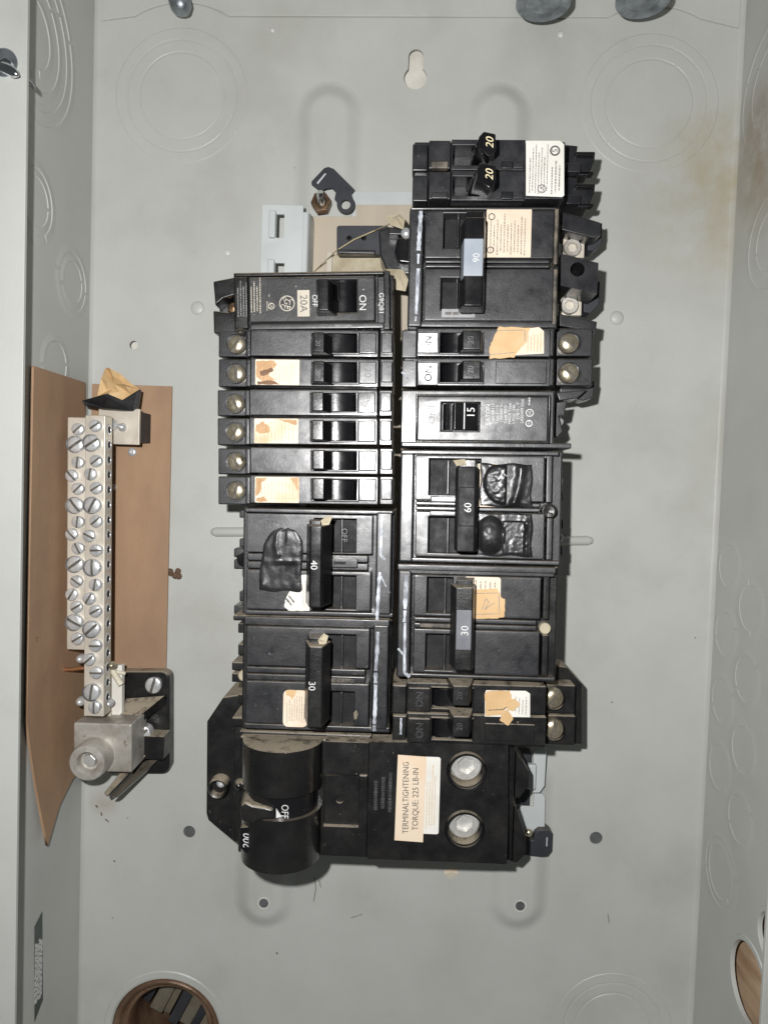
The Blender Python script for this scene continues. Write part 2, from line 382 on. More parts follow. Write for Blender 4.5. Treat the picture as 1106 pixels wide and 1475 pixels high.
    def fine(s, r, d, n, mat='ink', parent=None, along='v', fill=.45, wmin=1.2, wmax=4.5, cover=.85, name='fine_print'):
        """rows of print too small to read: short strokes of ink"""
        u0, u1, v0, v1 = s.R(r, d); mb = MB(); z = s.z(d)
        a0, a1, b0, b1 = (u0, u1, v0, v1) if along == 'v' else (v0, v1, u0, u1)
        st = (a1 - a0) / n
        for i in range(n):
            c = a0 + (i + .5) * st; p = b0 + random.random() * (b1 - b0) * .12; e = b1 - random.random() * (b1 - b0) * (1 - cover) * 2
            while p < e:
                w = min(random.uniform(wmin, wmax) * .3, e - p); hh = st * fill / 2 * random.uniform(.8, 1.1)
                if along == 'v': mb.box(c - hh, c + hh, p, p + w, z, z + .03)
                else: mb.box(p, p + w, c - hh, c + hh, z, z + .03)
                p += w + random.uniform(.15, .35)
        return s.part(name, mb, mat, 0, parent)
    def stroke(s, pts, w, d, mat='white_paint', parent=None, name='paint_mark', th=.15, sub=5):
        fine = []
        for a, b in zip(pts, pts[1:]):
            for k in range(sub): fine.append((a[0] + (b[0] - a[0]) * k / sub, a[1] + (b[1] - a[1]) * k / sub))
        fine.append(pts[-1]); Lf = []; Rt = []
        q = [Vector(s.L(x, y, d)) for x, y in fine]; k = abs(s.L(0, 1, d)[1] - s.L(0, 0, d)[1])
        for i, p in enumerate(q):
            t = (q[min(i + 1, len(q) - 1)] - q[max(i - 1, 0)]).normalized(); n = Vector((-t.y, t.x))
            ww = w * k / 2 * random.uniform(.65, 1.2)
            Lf.append(p + n * ww); Rt.append(p - n * ww * random.uniform(.8, 1.1))
        mb = MB(); z0, z1 = s.z(d) - .05, s.z(d) + th; n = len(q)
        vs = [(p.x, p.y, z0) for p in Lf] + [(p.x, p.y, z0) for p in Rt] + [(p.x, p.y, z1) for p in Lf] + [(p.x, p.y, z1) for p in Rt]
        fs = []
        for i in range(n - 1):
            fs += [(2 * n + i, 2 * n + i + 1, 3 * n + i + 1, 3 * n + i), (i, i + 1, 2 * n + i + 1, 2 * n + i), (n + i, 3 * n + i, 3 * n + i + 1, n + i + 1)]
        fs += [(0, 2 * n, 3 * n, n), (n - 1, 2 * n - 1, 4 * n - 1, 3 * n - 1)]
        return s.part(name, mb.add(vs, fs), mat, 0, parent)
    def screw(s, x, y, d, rpx, kind='slot', ang=0, mat='steel', parent=None, h=2.0, name='screw', flat=.42):
        u, v = s.L(x, y, d); k = abs(s.L(x, y + 1, d)[1] - v); r = rpx * k
        return s.put(name, screw_mesh(u, v, s.z(d), r, kind, ang, mat, h, name, flat), parent)

def screw_mesh(u, v, z, r, kind, ang, mat, h, name, flat=.42):
    mb = MB()
    if kind == 'slot':                                  # round head with a real slot between two segments
        mb.lathe([(r, z - h), (r, z - .42 * h), (0, z - .42 * h)], u, v, 22)
        w = r * .17; c, q = math.cos(ang), math.sin(ang)
        a = math.asin(w / r)
        for sgn in (0, PI):
            seg = [(r * .98 * math.cos(sgn + a + (PI - 2 * a) * k / 11), r * .98 * math.sin(sgn + a + (PI - 2 * a) * k / 11)) for k in range(12)]
            low = [(u + x_ * c - y_ * q, v + x_ * q + y_ * c) for x_, y_ in seg]
            top = []
            for x_, y_ in seg:
                yy = w * (1 if sgn == 0 else -1) + (y_ - w * (1 if sgn == 0 else -1)) * .84; xx = x_ * .86
                top.append((u + xx * c - yy * q, v + xx * q + yy * c))
            mb.prism(low, z - .45 * h, z - .12 * h)
            mb.prism(low, z - .12 * h, z, top)
        return mb.mesh(name, M[mat])
    if kind == 'round':                                 # domed head, slot cut across it
        h_ = r * flat; w = r * .17; c, q = math.cos(ang), math.sin(ang); zb = z - h_
        mb.lathe([(r, zb - h), (r, zb), (r * .97, zb + .12 * h_), (0, zb + .12 * h_)], u, v, 26)
        for sg in (1, -1):
            vs = []; fs = []; na, nb_ = 12, 6
            for j in range(nb_ + 1):
                y_ = w + (r * .97 - w) * j / nb_; xr = math.sqrt(max(0, (r * .97) ** 2 - y_ * y_))
                for i in range(na + 1):
                    x_ = xr * math.sin((i / na - .5) * PI); zz = zb + h_ * math.sqrt(max(0, 1 - (x_ * x_ + y_ * y_) / (r * r)))
                    vs.append((u + x_ * c - sg * y_ * q, v + x_ * q + sg * y_ * c, zz))
            for j in range(nb_):
                for i in range(na): k = j * (na + 1) + i; fs.append((k, k + 1, k + na + 2, k + na + 1))
            b0 = len(vs)
            for i in range(na + 1): vs.append((vs[i][0], vs[i][1], zb))
            for i in range(na): fs.append((i, b0 + i, b0 + i + 1, i + 1))
            mb.add(vs, fs)
        me = mb.mesh(name, M[mat], 0, True, 50); me.materials.append(M['slot_dark'])
        for p_ in me.polygons:                          # slot floor takes the darker second material
            if abs(p_.center.z * 1000 - (zb + .12 * h_)) < .03 and p_.normal.z > .9: p_.material_index = 1
        return me
    if kind == 'dome':
        mb.lathe([(r, z - h)] + [(r * math.cos(t), z - h + h * math.sin(t)) for t in (0, .3, .6, .9, 1.2, 1.45)] + [(0, z)], u, v, 24)
        return mb.mesh(name, M[mat], 0, True, 60)
    if kind == 'phillips':
        mb.lathe([(r, z - h), (r, z - .6 * h), (r * .85, z - .2 * h), (r * .5, z), (r * .42, z - .5 * h), (0, z - .6 * h)], u, v, 20)
        c, q = math.cos(ang), math.sin(ang)
        return mb.mesh(name, M[mat], 0, True, 40)
    if kind == 'socket':                                # lug screw: broad rim and hexagon socket
        n = 24
        hexr = lambda a: r * .5 / math.cos(((a + ang) % (PI / 3)) - PI / 6)
        rings = [(1.0, z - h, 0), (1.0, z - .25 * h, 0), (.9, z, 0), (0, z - .02, 1), (0, z - h * .9, 1)]
        vs = []; fs = []
        for f, zz, hx in rings:
            for k in range(n):
                a = 2 * PI * k / n; rr = hexr(a) if hx else r * f
                vs.append((u + rr * math.cos(a), v + rr * math.sin(a), zz))
        for j in range(len(rings) - 1):
            for k in range(n): fs.append((j * n + k, j * n + (k + 1) % n, (j + 1) * n + (k + 1) % n, (j + 1) * n + k))
        fs.append(tuple(range((len(rings) - 1) * n, len(rings) * n)))
        mb.add(vs, fs)
        return mb.mesh(name, M[mat], 0, True, 30)
    if kind == 'hex':
        mb.prism([(u + r * math.cos(ang + PI / 3 * k), v + r * math.sin(ang + PI / 3 * k)) for k in range(6)], z - h, z)
        return mb.mesh(name, M[mat], .3)

def tape_mesh(t, r, d, fn, n=30, name='tape', lf=lambda b: 0, rf=lambda b: 1):          # a stuck-down sheet with bumps and folds, skirted to the surface
    u0, u1, v0, v1 = t.R(r, d); vs = []; fs = []; z = t.z(d)
    for j in range(n + 1):
        for i in range(n + 1):
            a, b = i / n, j / n
            edge = min(1, 12 * min(a, 1 - a, b, 1 - b))
            hgt = fn(a, 1 - b) * edge + .22 * min(1, edge * 3)
            wob = .35 * math.sin(9 * b + 2) * (1 if i in (0, n) else 0)
            wob2 = .35 * math.sin(11 * a + 1) * (1 if j in (0, n) else 0)
            a2 = lf(1 - b) + (rf(1 - b) - lf(1 - b)) * a
            vs.append((u0 + (u1 - u0) * a2 + wob, v0 + (v1 - v0) * b + wob2, z + hgt - (.1 if edge == 0 else 0)))
    for j in range(n):
        for i in range(n):
            k = j * (n + 1) + i; fs.append((k, k + 1, k + n + 2, k + n + 1))
    return MB().add(vs, fs).mesh(name, M['tape'], 0, True, 80)

# ================================================================= the place: wall behind and stud
def struct(name, mb, mat, bevel=0):
    o = bpy.data.objects.new(name, mb if isinstance(mb, bpy.types.Mesh) else mb.mesh(name, M[mat], bevel)); C.objects.link(o)
    o.matrix_world = Matrix.Rotation(PI / 2, 4, 'X'); o['kind'] = 'structure'; return o
RC = P(239, 1486, 0)                                    # centre of the conduit hole
struct('wall', curve_plate([(-215, -380), (215, -380), (215, 320), (-215, 320)], [circ(RC.x, RC.y, 33, 40)], -20, -7, 'wall', M['drywall']), None)

TOPV, BOTV, HW, DEP = 258.0, -336.0, 170.0, 96.0
st = T('wooden_stud', 'pale pine stud seen through the open knockouts in the right wall', 'stud', 553, 737, base=0)
mb = MB(); c0 = st.U(0, 0)
mb.box(HW + 9 + c0[0], HW + 47 + c0[0], -372 + c0[1], 300 + c0[1], -6.5, 84)
st.part('timber', mb, 'wood', .8)

# ================================================================= enclosure
EN = T('panel_enclosure', 'open grey painted steel breaker panel box with round knockouts', 'enclosure', 553, 737, base=0)
def EU(p): return EN.U(p[0], p[1])
def epx(x, y, d=0): return EN.L(x, y, d)
outer = [EN.U(-HW, BOTV), EN.U(HW, BOTV), EN.U(HW, TOPV), EN.U(-HW, TOPV)]
holes = []
def hole_px(x, y, r): u, v = epx(x, y); holes.append(circ(u, v, r, 24))
for x, y, r in ((273, 1198, 3.4), (858, 1207, 3.5), (193, 497, 2.3), (466, 232, 2.6)): hole_px(x, y, r)
ku, kv = epx(598, 112); kh = []
R1, R2, rise = 6.0, 3.9, 11.0                           # keyhole
a = math.asin(R2 / R1)
kh = [(ku + R1 * math.sin(t), kv + R1 * math.cos(t)) for t in [a + (2 * PI - 2 * a) * k / 24 for k in range(25)]]
kh += [(ku - R2 * math.cos(t), kv + rise + R2 * math.sin(t)) for t in [PI * k / 12 for k in range(13)]]
holes.append(kh)
rcu, rcv = EN.U(RC.x, RC.y); holes.append(circ(rcu, rcv, 30.6, 48))
EN.put('back_plate', curve_plate(outer, holes, -1.5, 0, 'back_plate', M['paint']))

# side walls: local frames facing into the box
def wall_xf(side):
    o = EN.U(0, 0)
    if side < 0: return lambda p: (o[0] - HW + p[2], o[1] + p[1], -p[0])
    return lambda p: (o[0] + HW - p[2], o[1] + p[1], p[0])
def wpx(side, x, y):
    q = PU(x, y, side * HW); return (-q.z if side < 0 else q.z, q.y)
def wall_mesh(side, holes):
    d0, d1 = (0, DEP) if side > 0 else (-DEP, 0)
    me = curve_plate([(d0, BOTV), (d1, BOTV), (d1, TOPV), (d0, TOPV)], holes, -1.5, 0, 'side_wall', M['paint_wall'])
    f = wall_xf(side)
    for v in me.vertices: v.co = Vector(f(v.co * 1000)) * .001
    return me
rw_holes = []
h1 = wpx(1, 1077, 1416); h2 = wpx(1, 1109, 1352)
rw_holes = [circ(h1[0], h1[1], 17.5, 40), circ(h2[0], h2[1], 10.5, 32)]
EN.put('side_wall', wall_mesh(-1, []), label='left side wall of the box')
RWO = EN.put('side_wall', wall_mesh(1, rw_holes), label='right side wall of the box with two opened knockouts')
o0 = EN.U(0, 0)
EN.part('top_wall', MB().box(o0[0] - HW, o0[0] + HW, o0[1] + TOPV, o0[1] + TOPV + 1.5, 0, DEP), 'paint_wall')
EN.part('bottom_wall', MB().box(o0[0] - HW, o0[0] + HW, o0[1] + BOTV - 1.5, o0[1] + BOTV, 0, DEP), 'paint_wall')
for sd in (-1, 1):                                      # front lips turned inwards with a hem
    w = 14.4 if sd < 0 else 12.5
    ua, ub = sorted((sd * HW, sd * (HW - w))); hem = sorted((sd * (HW - w), sd * (HW - w + 1.2)))
    mb = MB().prism_v([(o0[0] + sd * HW, DEP + .2), (o0[0] + sd * HW, DEP + 1.6), (o0[0] + sd * (HW - w), DEP + 1.6),
                       (o0[0] + sd * (HW - w), DEP - .4), (o0[0] + sd * (HW - w + 1.4), DEP - .4), (o0[0] + sd * (HW - w + 1.4), DEP + .2)],
                      o0[1] + BOTV, o0[1] + TOPV)
    EN.part('front_lip', mb, 'paint', .3)
# light bead of worn paint along the two back corners
for sd in (-1, 1):
    mb = MB().prism_v([(o0[0] + sd * HW, 0), (o0[0] + sd * (HW - 2.2), 0), (o0[0] + sd * (HW - 1.4), .45), (o0[0] + sd * (HW - .5), 1.4), (o0[0] + sd * HW, 2.2)], o0[1] + BOTV, o0[1] + TOPV)
    EN.part('corner_fold', mb, 'paint', 0, smooth=True)
# flange of the top wall lying on the back plate, cut round the knockouts
fl_pts = []
def arc_px(cx_, cy_, r, x0, x1):
    cu_, cv_ = epx(cx_, cy_); a0 = epx(x0, 33)[0] - cu_; a1 = epx(x1, 33)[0] - cu_
    out = []
    for k in range(17):
        x = a0 + (a1 - a0) * k / 16; out.append((cu_ + x, cv_ + math.sqrt(max(0, r * r - x * x))))
    return out
KL, KR = (262, 140), (936, 150)
yf = lambda x: 31 + (x - 148) / 917 * 11
pts = [epx(148, yf(148)), *arc_px(KL[0], KL[1], 48.5, 195, 330), *arc_px(KR[0], KR[1], 49.5, 875, 1008), epx(1063, yf(1063))]
pts += [(epx(1063, 40)[0], o0[1] + TOPV), (epx(148, 40)[0], o0[1] + TOPV)]
EN.part('flange', MB().prism(pts, .05, 1.3), 'paint', .25)

def knockout(cu, cv, radii, xf=None, hs=.5, ties=(0, PI), gap=.75):
    """stamped rings standing a little proud, parted by narrow grooves and broken by ties"""
    prev = 0
    for i, r in enumerate(radii):
        h = hs * (1 if i % 2 == 0 else .6); b = .35
        mb = MB(xf)
        if i == 0:
            mb.lathe([(r, .02), (r - b, h), (0, h)], cu, cv, 48)
        else:
            r0 = prev + gap
            mb.ring([(r0, .02), (r0 + b * .7, h), (r - b, h), (r, .02)], cu, cv, 56)
            for t in ties:                               # small bridges left when the ring was punched
                a = t + i * .6
                mb.add([(cu + (prev - .3) * math.cos(a + q * 1.0 / r), cv + (prev - .3) * math.sin(a + q * 1.0 / r), zz) for q in (-1, 1) for zz in (.03, h * .9)] +
                       [(cu + (r0 + .8) * math.cos(a + q * 1.0 / r), cv + (r0 + .8) * math.sin(a + q * 1.0 / r), zz) for q in (-1, 1) for zz in (.03, h * .9)],
                       [(1, 3, 7, 5), (0, 1, 5, 4), (2, 6, 7, 3), (0, 4, 6, 2)])
        EN.part('knockout_ring', mb, 'paint' if xf is None else 'paint_wall', 0)
        prev = r
def dished(cu, cv, radii, xf, h):
    """side-wall knockouts: the blank sits a hair lower than the metal dished up round it"""
    for i, r in enumerate(radii):
        w = min(4.5, (radii[i + 1] - r - .5) if i + 1 < len(radii) else 4.5)
        a0 = random.uniform(0, 6)
        for k in range(2):                               # two arcs with ties left between them
            EN.part('knockout_ring', MB(xf).ring([(r, .02), (r + .3, h), (r + .9, h), (r + w, .02)], cu, cv, 30, a0 + k * PI, a0 + k * PI + PI - 1.6 / r), 'paint_wall', 0)
s0 = abs(epx(0, 1)[1] - epx(0, 0)[1])
for (x, y), rr in (((262, 138), (62, 80, 98)), ((935, 149), (62, 82, 99)), ((882, 1484), (58, 74, 90))):
    u, v = epx(x, y); knockout(u, v, [q * s0 for q in rr], hs=.26, ties=(.4, 2.7, 4.4))
mb = MB().ring([(31.0, .02), (31.4, .5), (34.6, .5), (35.2, .02)], rcu, rcv, 64)
EN.part('knockout_ring', mb, 'paint', 0)
lx, rx = wall_xf(-1), wall_xf(1)
for x, y, rr in ((48, 45, (15, 24, 32, 38)), (52, 290, (11, 15)), (105, 407, (10, 14.5)), (80, 525, (11,)), ):
    q = wpx(-1, x, y); dished(q[0], q[1], rr, lx, .42)
for x, y, rr in ((1049, 815, (10.5,)), (1044, 913, (10.8,)), (1039, 1009, (11,)), (1035, 1105, (11,)), (1080, 876, (10.8,)), (1074, 978, (10.8,)),
                 (1069, 1080, (10.8,)), (1064, 1180, (11,)), (1036, 1256, (12.5, 16.5)), (1112, 120, (20, 30)), (1110, 345, (14, 22))):
    q = wpx(1, x, y); dished(q[0], q[1], rr, rx, .24)
for q, r in ((h1, 17.5), (h2, 10.5)):                   # bared rim of the opened knockouts
    EN.part('knockout_rim', MB(rx).ring([(r, -.3), (r + .1, .6), (r + 2.2, .6), (r + 2.6, .02)], q[0], q[1], 48), 'paint_wall', 0, smooth=True)

def stadium(cu, v0, v1, r, n=14):
    return [(cu + r * math.cos(PI * k / n), v1 + r * math.sin(PI * k / n)) for k in range(n + 1)] + \
           [(cu - r * math.cos(PI * k / n), v0 - r * math.sin(PI * k / n)) for k in range(n + 1)]
def emboss(x, ytop, ybot, w0, w1, h):                   # long raised pad pressed into the plate
    cu_, vt = epx(x[0], ytop); cb, vb = epx(x[1], ybot); c_ = (cu_ + cb) / 2
    vs = []; fs = []; rings = 9
    for j in range(rings):
        t = j / (rings - 1); r = w0 + (w1 - w0) * t; z = h * (t * t * (3 - 2 * t)) + .02
        sp = stadium(c_, vb + w0, vt - w0, r); n = len(sp); vs += [(a_, b_, z) for a_, b_ in sp]
    for j in range(rings - 1):
        for k in range(n): fs.append((j * n + k, j * n + (k + 1) % n, (j + 1) * n + (k + 1) % n, (j + 1) * n + k))
    fs.append(tuple(range((rings - 1) * n, rings * n)))
    EN.part('embossed_pad', MB().add(vs, fs), 'paint', 0, smooth=True, ang=60)
emboss((471, 471), 117, 480, 18.3, 7.5, 4.0)
emboss((712, 712), 117, 480, 18.3, 7.5, 4.0)
emboss((384, 384), 1080, 1338, 17.5, 7.0, 4.0)
emboss((748, 748), 1080, 1342, 17.5, 7.0, 4.0)
for x0, x1, y in ((302, 470, 766), (700, 856, 779)):    # short beads reaching out from behind the breakers
    a0, a1 = epx(x0, y), epx(x1, y); mb = MB(); r = 2.6
    mb.tube([(a0[0] + .6, a0[1], -1.0), (a0[0] + 1.6, a0[1], -.5), (a0[0] + 3.5, a0[1], -.1), (a1[0] - 3.5, a1[1], -.1), (a1[0] - 1.6, a1[1], -.5), (a1[0] - .6, a1[1], -1.0)], [.6, 1.8, r, r, 1.8, .6], 20)
    EN.part('bead', mb, 'paint', 0, smooth=True, ang=80)
for x, y, r, z in ((380, 1301, 2.6, 4.0), (749, 1305, 2.6, 4.0), (273, 1198, 3.4, -.75), (858, 1207, 3.5, -.75)):
    u, v = epx(x, y, z); mb = MB().ring([(r + .9, z + .03), (r + .4, z + .16), (r, z + .1), (r * .97, z + .02)], u, v, 26)
    EN.part('hole_rim', mb, 'paint_edge', 0, smooth=True)
    EN.part('hole_shade_disc', MB().lathe([(r * .99, z + .07), (r * .8, z + .04), (0, z + .04)], u, v, 24), 'hole_dark', 0)  # dark disc imitates the shaded depth of the hole
for x, y, r, h in ((284, 443, 3.6, 1.2), (889, 457, 3.7, 1.6)):
    EN.screw(x, y, h, r / s0, 'dome', 0, 'paint', h=h, name='rivet')
for x, y in ((808, 48), (392, 42)):
    EN.screw(x, y, 1.0, 5 if x > 500 else 4, 'dome', 0, 'paint_edge', h=1.0, name='weld_spot')
EN.screw(327, 363, .7, 5, 'dome', 0, 'paint_edge', h=.7, name='weld_spot')

for pts_, w_, mt in ((((505, 1322), (513, 1320), (522, 1317)), 1.6, 'scratch'), (((875, 1316), (877, 1330)), 1.6, 'scratch'), (((138, 1160), (141, 1163)), 2.4, 'mud'), (((146, 1170), (147, 1175)), 2, 'mud'), (((152, 1180), (157, 1184)), 1.8, 'mud'), (((183, 1178), (185, 1179)), 2, 'scratch'),
                     (((640, 1256), (650, 1254), (659, 1257)), 5, 'label_cream'), (((398, 1372), (400, 1374)), 2.2, 'mud'),
                     (((880, 1011), (882, 1012)), 2, 'mud'), (((164, 1240), (166, 1241)), 3, 'mud'), (((162, 1322), (163, 1323)), 2, 'mud'), (((236, 166), (240, 160)), 2, 'scratch'),
                     (((424, 242), (436, 236)), 2, 'scratch'), (((886, 145), (889, 142)), 3, 'scratch'), (((1002, 917), (1000, 920)), 1.6, 'scratch')):
    EN.stroke(list(pts_), w_, .06, mt, None, 'mark', .04, 4)

# sticker on the left wall, lower edge
q0 = [wpx(-1, *p) for p in ((50, 1335), (61, 1313), (62, 1440), (50, 1472))]
mb = MB(lx).prism([q0[0], q0[1], q0[2], q0[3]], .05, .2)
sk = EN.part('sticker', mb, 'sticker_green', label='dark green printed sticker low on the left wall')
mb = MB(lx); 
d_a, d_b = min(p[0] for p in q0), max(p[0] for p in q0); v_a, v_b = min(p[1] for p in q0), max(p[1] for p in q0)
for i in range(6):
    dd = d_a + (d_b - d_a) * (.14 + .125 * i); vv = v_b - (v_b - v_a) * (.24 + .02 * (i % 3))
    while vv > v_a + (v_b - v_a) * .2:
        l = random.uniform(1.0, 3.0); mb.box(dd - .65, dd + .65, vv - l, vv, .2, .26); vv -= l + random.uniform(.4, .9)
EN.part('fine_print', mb, 'white_print', parent=sk)

# conduit in the lower left knockout
cd = T('conduit_end', 'rusty brown conduit bushing filling the lower left knockout', 'conduit', 239, 1486, base=-60)
z0 = 60
mb = MB().lathe([(31, z0 - 3), (30.2, z0 + .2), (29.2, z0 + 1.0), (27.6, z0 + .6), (26.6, z0 - 1.2), (26.0, z0 - 3.4), (24.8, z0 - 4.6), (23.2, z0 - 4.4), (22.2, z0 - 6), (21.8, z0 - 12), (21.5, 0), (23, 0)], *cd.U(RC.x, RC.y), 64)
cd.part('bushing', mb, 'rusty', 0, smooth=True, ang=50)
for i, (off, w, mt, rz, zz) in enumerate(((-17, 7, 'matte_black', .5, 4), (-9, 8, 'murk', .45, 6), (-2.6, 4, 'oldwood', .45, 4), (3, 6, 'matte_black', .45, 9), (10, 7, 'murk', .45, 5), (16, 4.5, 'matte_black', .5, 8), (21, 5, 'oldwood', .48, 6))):
    c_, q_ = math.cos(rz), math.sin(rz); cs = []
    for aa, bb in ((off - w / 2, -20), (off + w / 2, -20), (off + w / 2, 20), (off - w / 2, 20)):
        cs.append((cd.U(RC.x, RC.y)[0] + 3 + aa * c_ + bb * q_, cd.U(RC.x, RC.y)[1] + 8 - aa * q_ + bb * c_))
    cd.part('lath', MB().prism(cs, z0 - 30 + zz - 2, z0 - 30 + zz), mt, .4)
cd.part('liner', MB().lathe([(22.5, 2), (0, 2)], *cd.U(RC.x, RC.y), 32), 'oldwood')

# fittings hanging from the top wall
def fitting(name, label, cat, x, yb, d, rpx, point=False):
    t = T(name, label, cat, x, yb, base=d)
    u, v = t.L(x, yb, d); k = abs(t.L(x, yb + 1, d)[1] - v); r = rpx * k; up = t.U(0, TOPV)[1]
    g = lambda p: (p[0], p[2], -p[1])                   # lathe axis along v
    mb = MB(g); ln = up - v
    mb.lathe([(r * .62, 1.5), (r * .75, .3), (r * .95, 0), (r, .8), (r, 3.2), (r * .93, 3.6), (r * .9, ln)], 0, 0, 36)
    t.part('ring', mb, 'galv', 0, smooth=True, ang=30)
    t.part('core', MB(g).lathe([(r * .64, 5), (r * .64, 1.2), (r * .5, .9), (0, .9)], 0, 0, 30), 'galv', 0, smooth=True, ang=30)
    for k_ in range(6):
        a_ = k_ * PI / 3 + .2
        t.part('lug', MB(g).box(r * .93 * math.cos(a_) - 1.2, r * .93 * math.cos(a_) + 1.2, r * .93 * math.sin(a_) - 1.2, r * .93 * math.sin(a_) + 1.2, 2.5, 6), 'galv', .3)
    if point: t.part('set_screw', MB().prism([(-3, .8), (3.5, .8), (.8, -2.6), (-.5, -2.8)], 7, 10), 'galv', .4)
    return t
fitting('cable_fitting', 'round galvanised cable fitting on the top edge without a point', 'fitting', 782, 9, 34, 40)
fitting('cable_fitting', 'galvanised cable fitting with a pointed tip near the top right corner', 'fitting', 925, 5, 34, 39, True)
bt = T('fixing_bolt', 'dull grey bolt end poking down at the top left', 'bolt', 262, 14, base=16)
u, v = bt.L(262, 22, 16)
bt.part('shank', MB().tube([(u - 5, v + 26, 0), (u - 1.6, v + 8, 0), (u - .3, v + 4, 0), (u, v + 1.6, 0), (u + .1, v + .4, 0)], [4.6, 5.6, 5.4, 4.2, 1.6], 18), 'galv', 0, smooth=True, ang=70)

# bolt on the left lip and the screw just behind it
lb = T('cover_bolt', 'shiny cover bolt standing on the left front lip', 'bolt', 6, 95, base=DEP + 1.6)
u, v = lb.L(4, 88, DEP + 3)
lb.part('washer', MB().lathe([(5.6, 0), (5.6, .8), (5.0, 1.4), (0, 1.4)], u, v, 30), 'galv', 0, smooth=True, ang=30)
lb.screw(7, 93, DEP + 5.5, 11, 'hex', .5, 'bright', h=4.5, name='bolt_head')
u2, v2 = lb.L(10, 98, DEP + 6); 
lb.part('shank', MB().tube([(u2 - 2.5, v2 + 1.5, 2), (u2 + 1, v2 - .6, 4.5), (u2 + 4.0, v2 - 2.6, 5.4), (u2 + 5.6, v2 - 3.6, 5.8)], [2.3, 2.2, 1.7, .5], 14), 'bright', 0, smooth=True, ang=60)
ls = T('clip_screw', 'tiny bright screw tip at the inner edge of the left lip', 'screw', 48, 125, base=86)
u, v = ls.L(48, 125, 92)
ls.part('tip', MB().tube([(u - 2, v + 2, 6), (u, v, 6.5), (u + 1.2, v - 1.6, 6.8)], [1.1, .9, .3], 12), 'bright', 0, smooth=True)

# ================================================================= interior carrier: rail, insulating paper, bus insulator
ip = T('insulating_sheet', 'tan insulating paper sheet behind the breakers with a notched corner', 'sheet', 520, 350, base=1.6)
sh = ip.part('paper', MB().prism([ip.L(x, y, 5) for x, y in ((445, 313), (513, 313), (513, 296), (640, 296), (640, 900), (445, 900))], 0, 4.6), 'insul', .2)
wp = T('support_pan', 'pale grey steel pan edge under the tan insulating sheet', 'pan', 520, 310, base=.1)
wp.part('pan', MB().prism([wp.L(x, y, 1.5) for x, y in ((441, 300), (500, 300), (509, 276), (660, 276), (660, 1000), (441, 1000))], 0, 1.4), 'rail', .3)
rl = T('mounting_rail', 'light grey painted slotted mounting rail above the left breaker column', 'rail', 405, 345, base=1)
r = rl.R((373, 297, 441, 760), 22)
hA, hB = rl.R((399, 310, 410, 344), 22), rl.R((397, 380, 410, 412), 22)
rl.part('web', MB().plate((r[0], r[1] - 3.5, r[2], r[3]), [hA, hB], 21, 22.4), 'rail', .35)
rl.part('flange', MB().prism_v([(r[1] - 3.5, 22.4), (r[1] - 1.2, 21.6), (r[1], 19), (r[1], 1.5), (r[1] - 1.4, 1.5), (r[1] - 1.4, 18.6), (r[1] - 3.5, 21)], r[2], r[3] - 3), 'rail', .3)
rl.part('back', MB().box(r[0], r[1] - 2, r[2], r[3], 0, 1.2), 'paint', 0)
for h_ in (hA, hB):                                     # tongues bent out of the rail beside each slot
    rl.part('tongue', MB().box(h_[0] - 3.6, h_[0] - .1, h_[2] - .5, h_[3] + 1.2, 21.2, 25), 'rail', .7)

bi = T('bus_insulator', 'black moulded bus end with two small holes beside the top right breaker', 'insulator', 540, 360, base=6)
pl = [bi.L(x, y, 26) for x, y in rrect(485, 560, 325, 366, 4)]
hl = [circ(*bi.L(x, y, 26), 1.3, 16) for x, y in ((503, 343), (524, 343))]
bi.put('tab', curve_plate(pl, hl, 15, 20, 'tab', M['matte_black']))
bi.part('ledge', MB().box(*bi.R((486, 360, 540, 366), 28), 18, 23), 'black', .5)
bi.poly('collar', [(545, 332), (556, 326), (590, 328), (592, 396), (566, 394), (555, 385), (547, 368)], 8, 34, 'black', 1.2)
bi.poly('post', [(572, 342), (592, 342), (592, 380), (574, 378), (568, 362)], 30, 42, 'black_gloss', 1.2)
bi.part('rib', MB().box(*bi.R((560, 330, 592, 340), 40), 20, 36), 'black', .5)
bi.screw(585, 334, 44, 8, 'dome', 0, 'steel', h=2)
bi.part('shim', MB().prism([bi.L(x, y, 16) for x, y in ((478, 366), (558, 366), (558, 420), (478, 420))], 6, 9), 'drypaper', .3)
bi.part('spacer', MB().box(*bi.R((470, 362, 478, 420), 17), 3, 11), 'label_beige', .3)
sp = T('scrap_paper', 'torn scrap of dirty paper at the top of the bus insulator', 'paper', 568, 318, base=44)
def crumple(t, name, pts, d, mat, amp, seed):
    rnd = random.Random(seed); mb = MB(); q = [t.L(x, y, d) for x, y in pts]
    cx_ = sum(p[0] for p in q) / len(q); cy_ = sum(p[1] for p in q) / len(q)
    vs = [(cx_, cy_, t.z(d) + amp)]; n = len(q)
    for f_ in (.5, 1.0):
        for p in q: vs.append((cx_ + (p[0] - cx_) * f_, cy_ + (p[1] - cy_) * f_, t.z(d) + rnd.uniform(-amp, amp)))
    fs = [(0, 1 + i, 1 + (i + 1) % n) for i in range(n)]
    for i in range(n): fs += [(1 + i, 1 + n + i, 1 + n + (i + 1) % n), (1 + i, 1 + n + (i + 1) % n, 1 + (i + 1) % n)]
    m0 = len(vs); vs += [(x, y, z - .25) for x, y, z in vs]
    fs += [tuple(i + m0 for i in f)[::-1] for f in fs[:]]
    for i in range(n): fs.append((1 + n + i, m0 + 1 + n + i, m0 + 1 + n + (i + 1) % n, 1 + n + (i + 1) % n))
    return t.part(name, mb.add(vs, fs), mat)
crumple(sp, 'scrap', [(553, 310), (576, 307), (583, 318), (581, 330), (562, 323)], 46, 'drypaper', 1.2, 3)
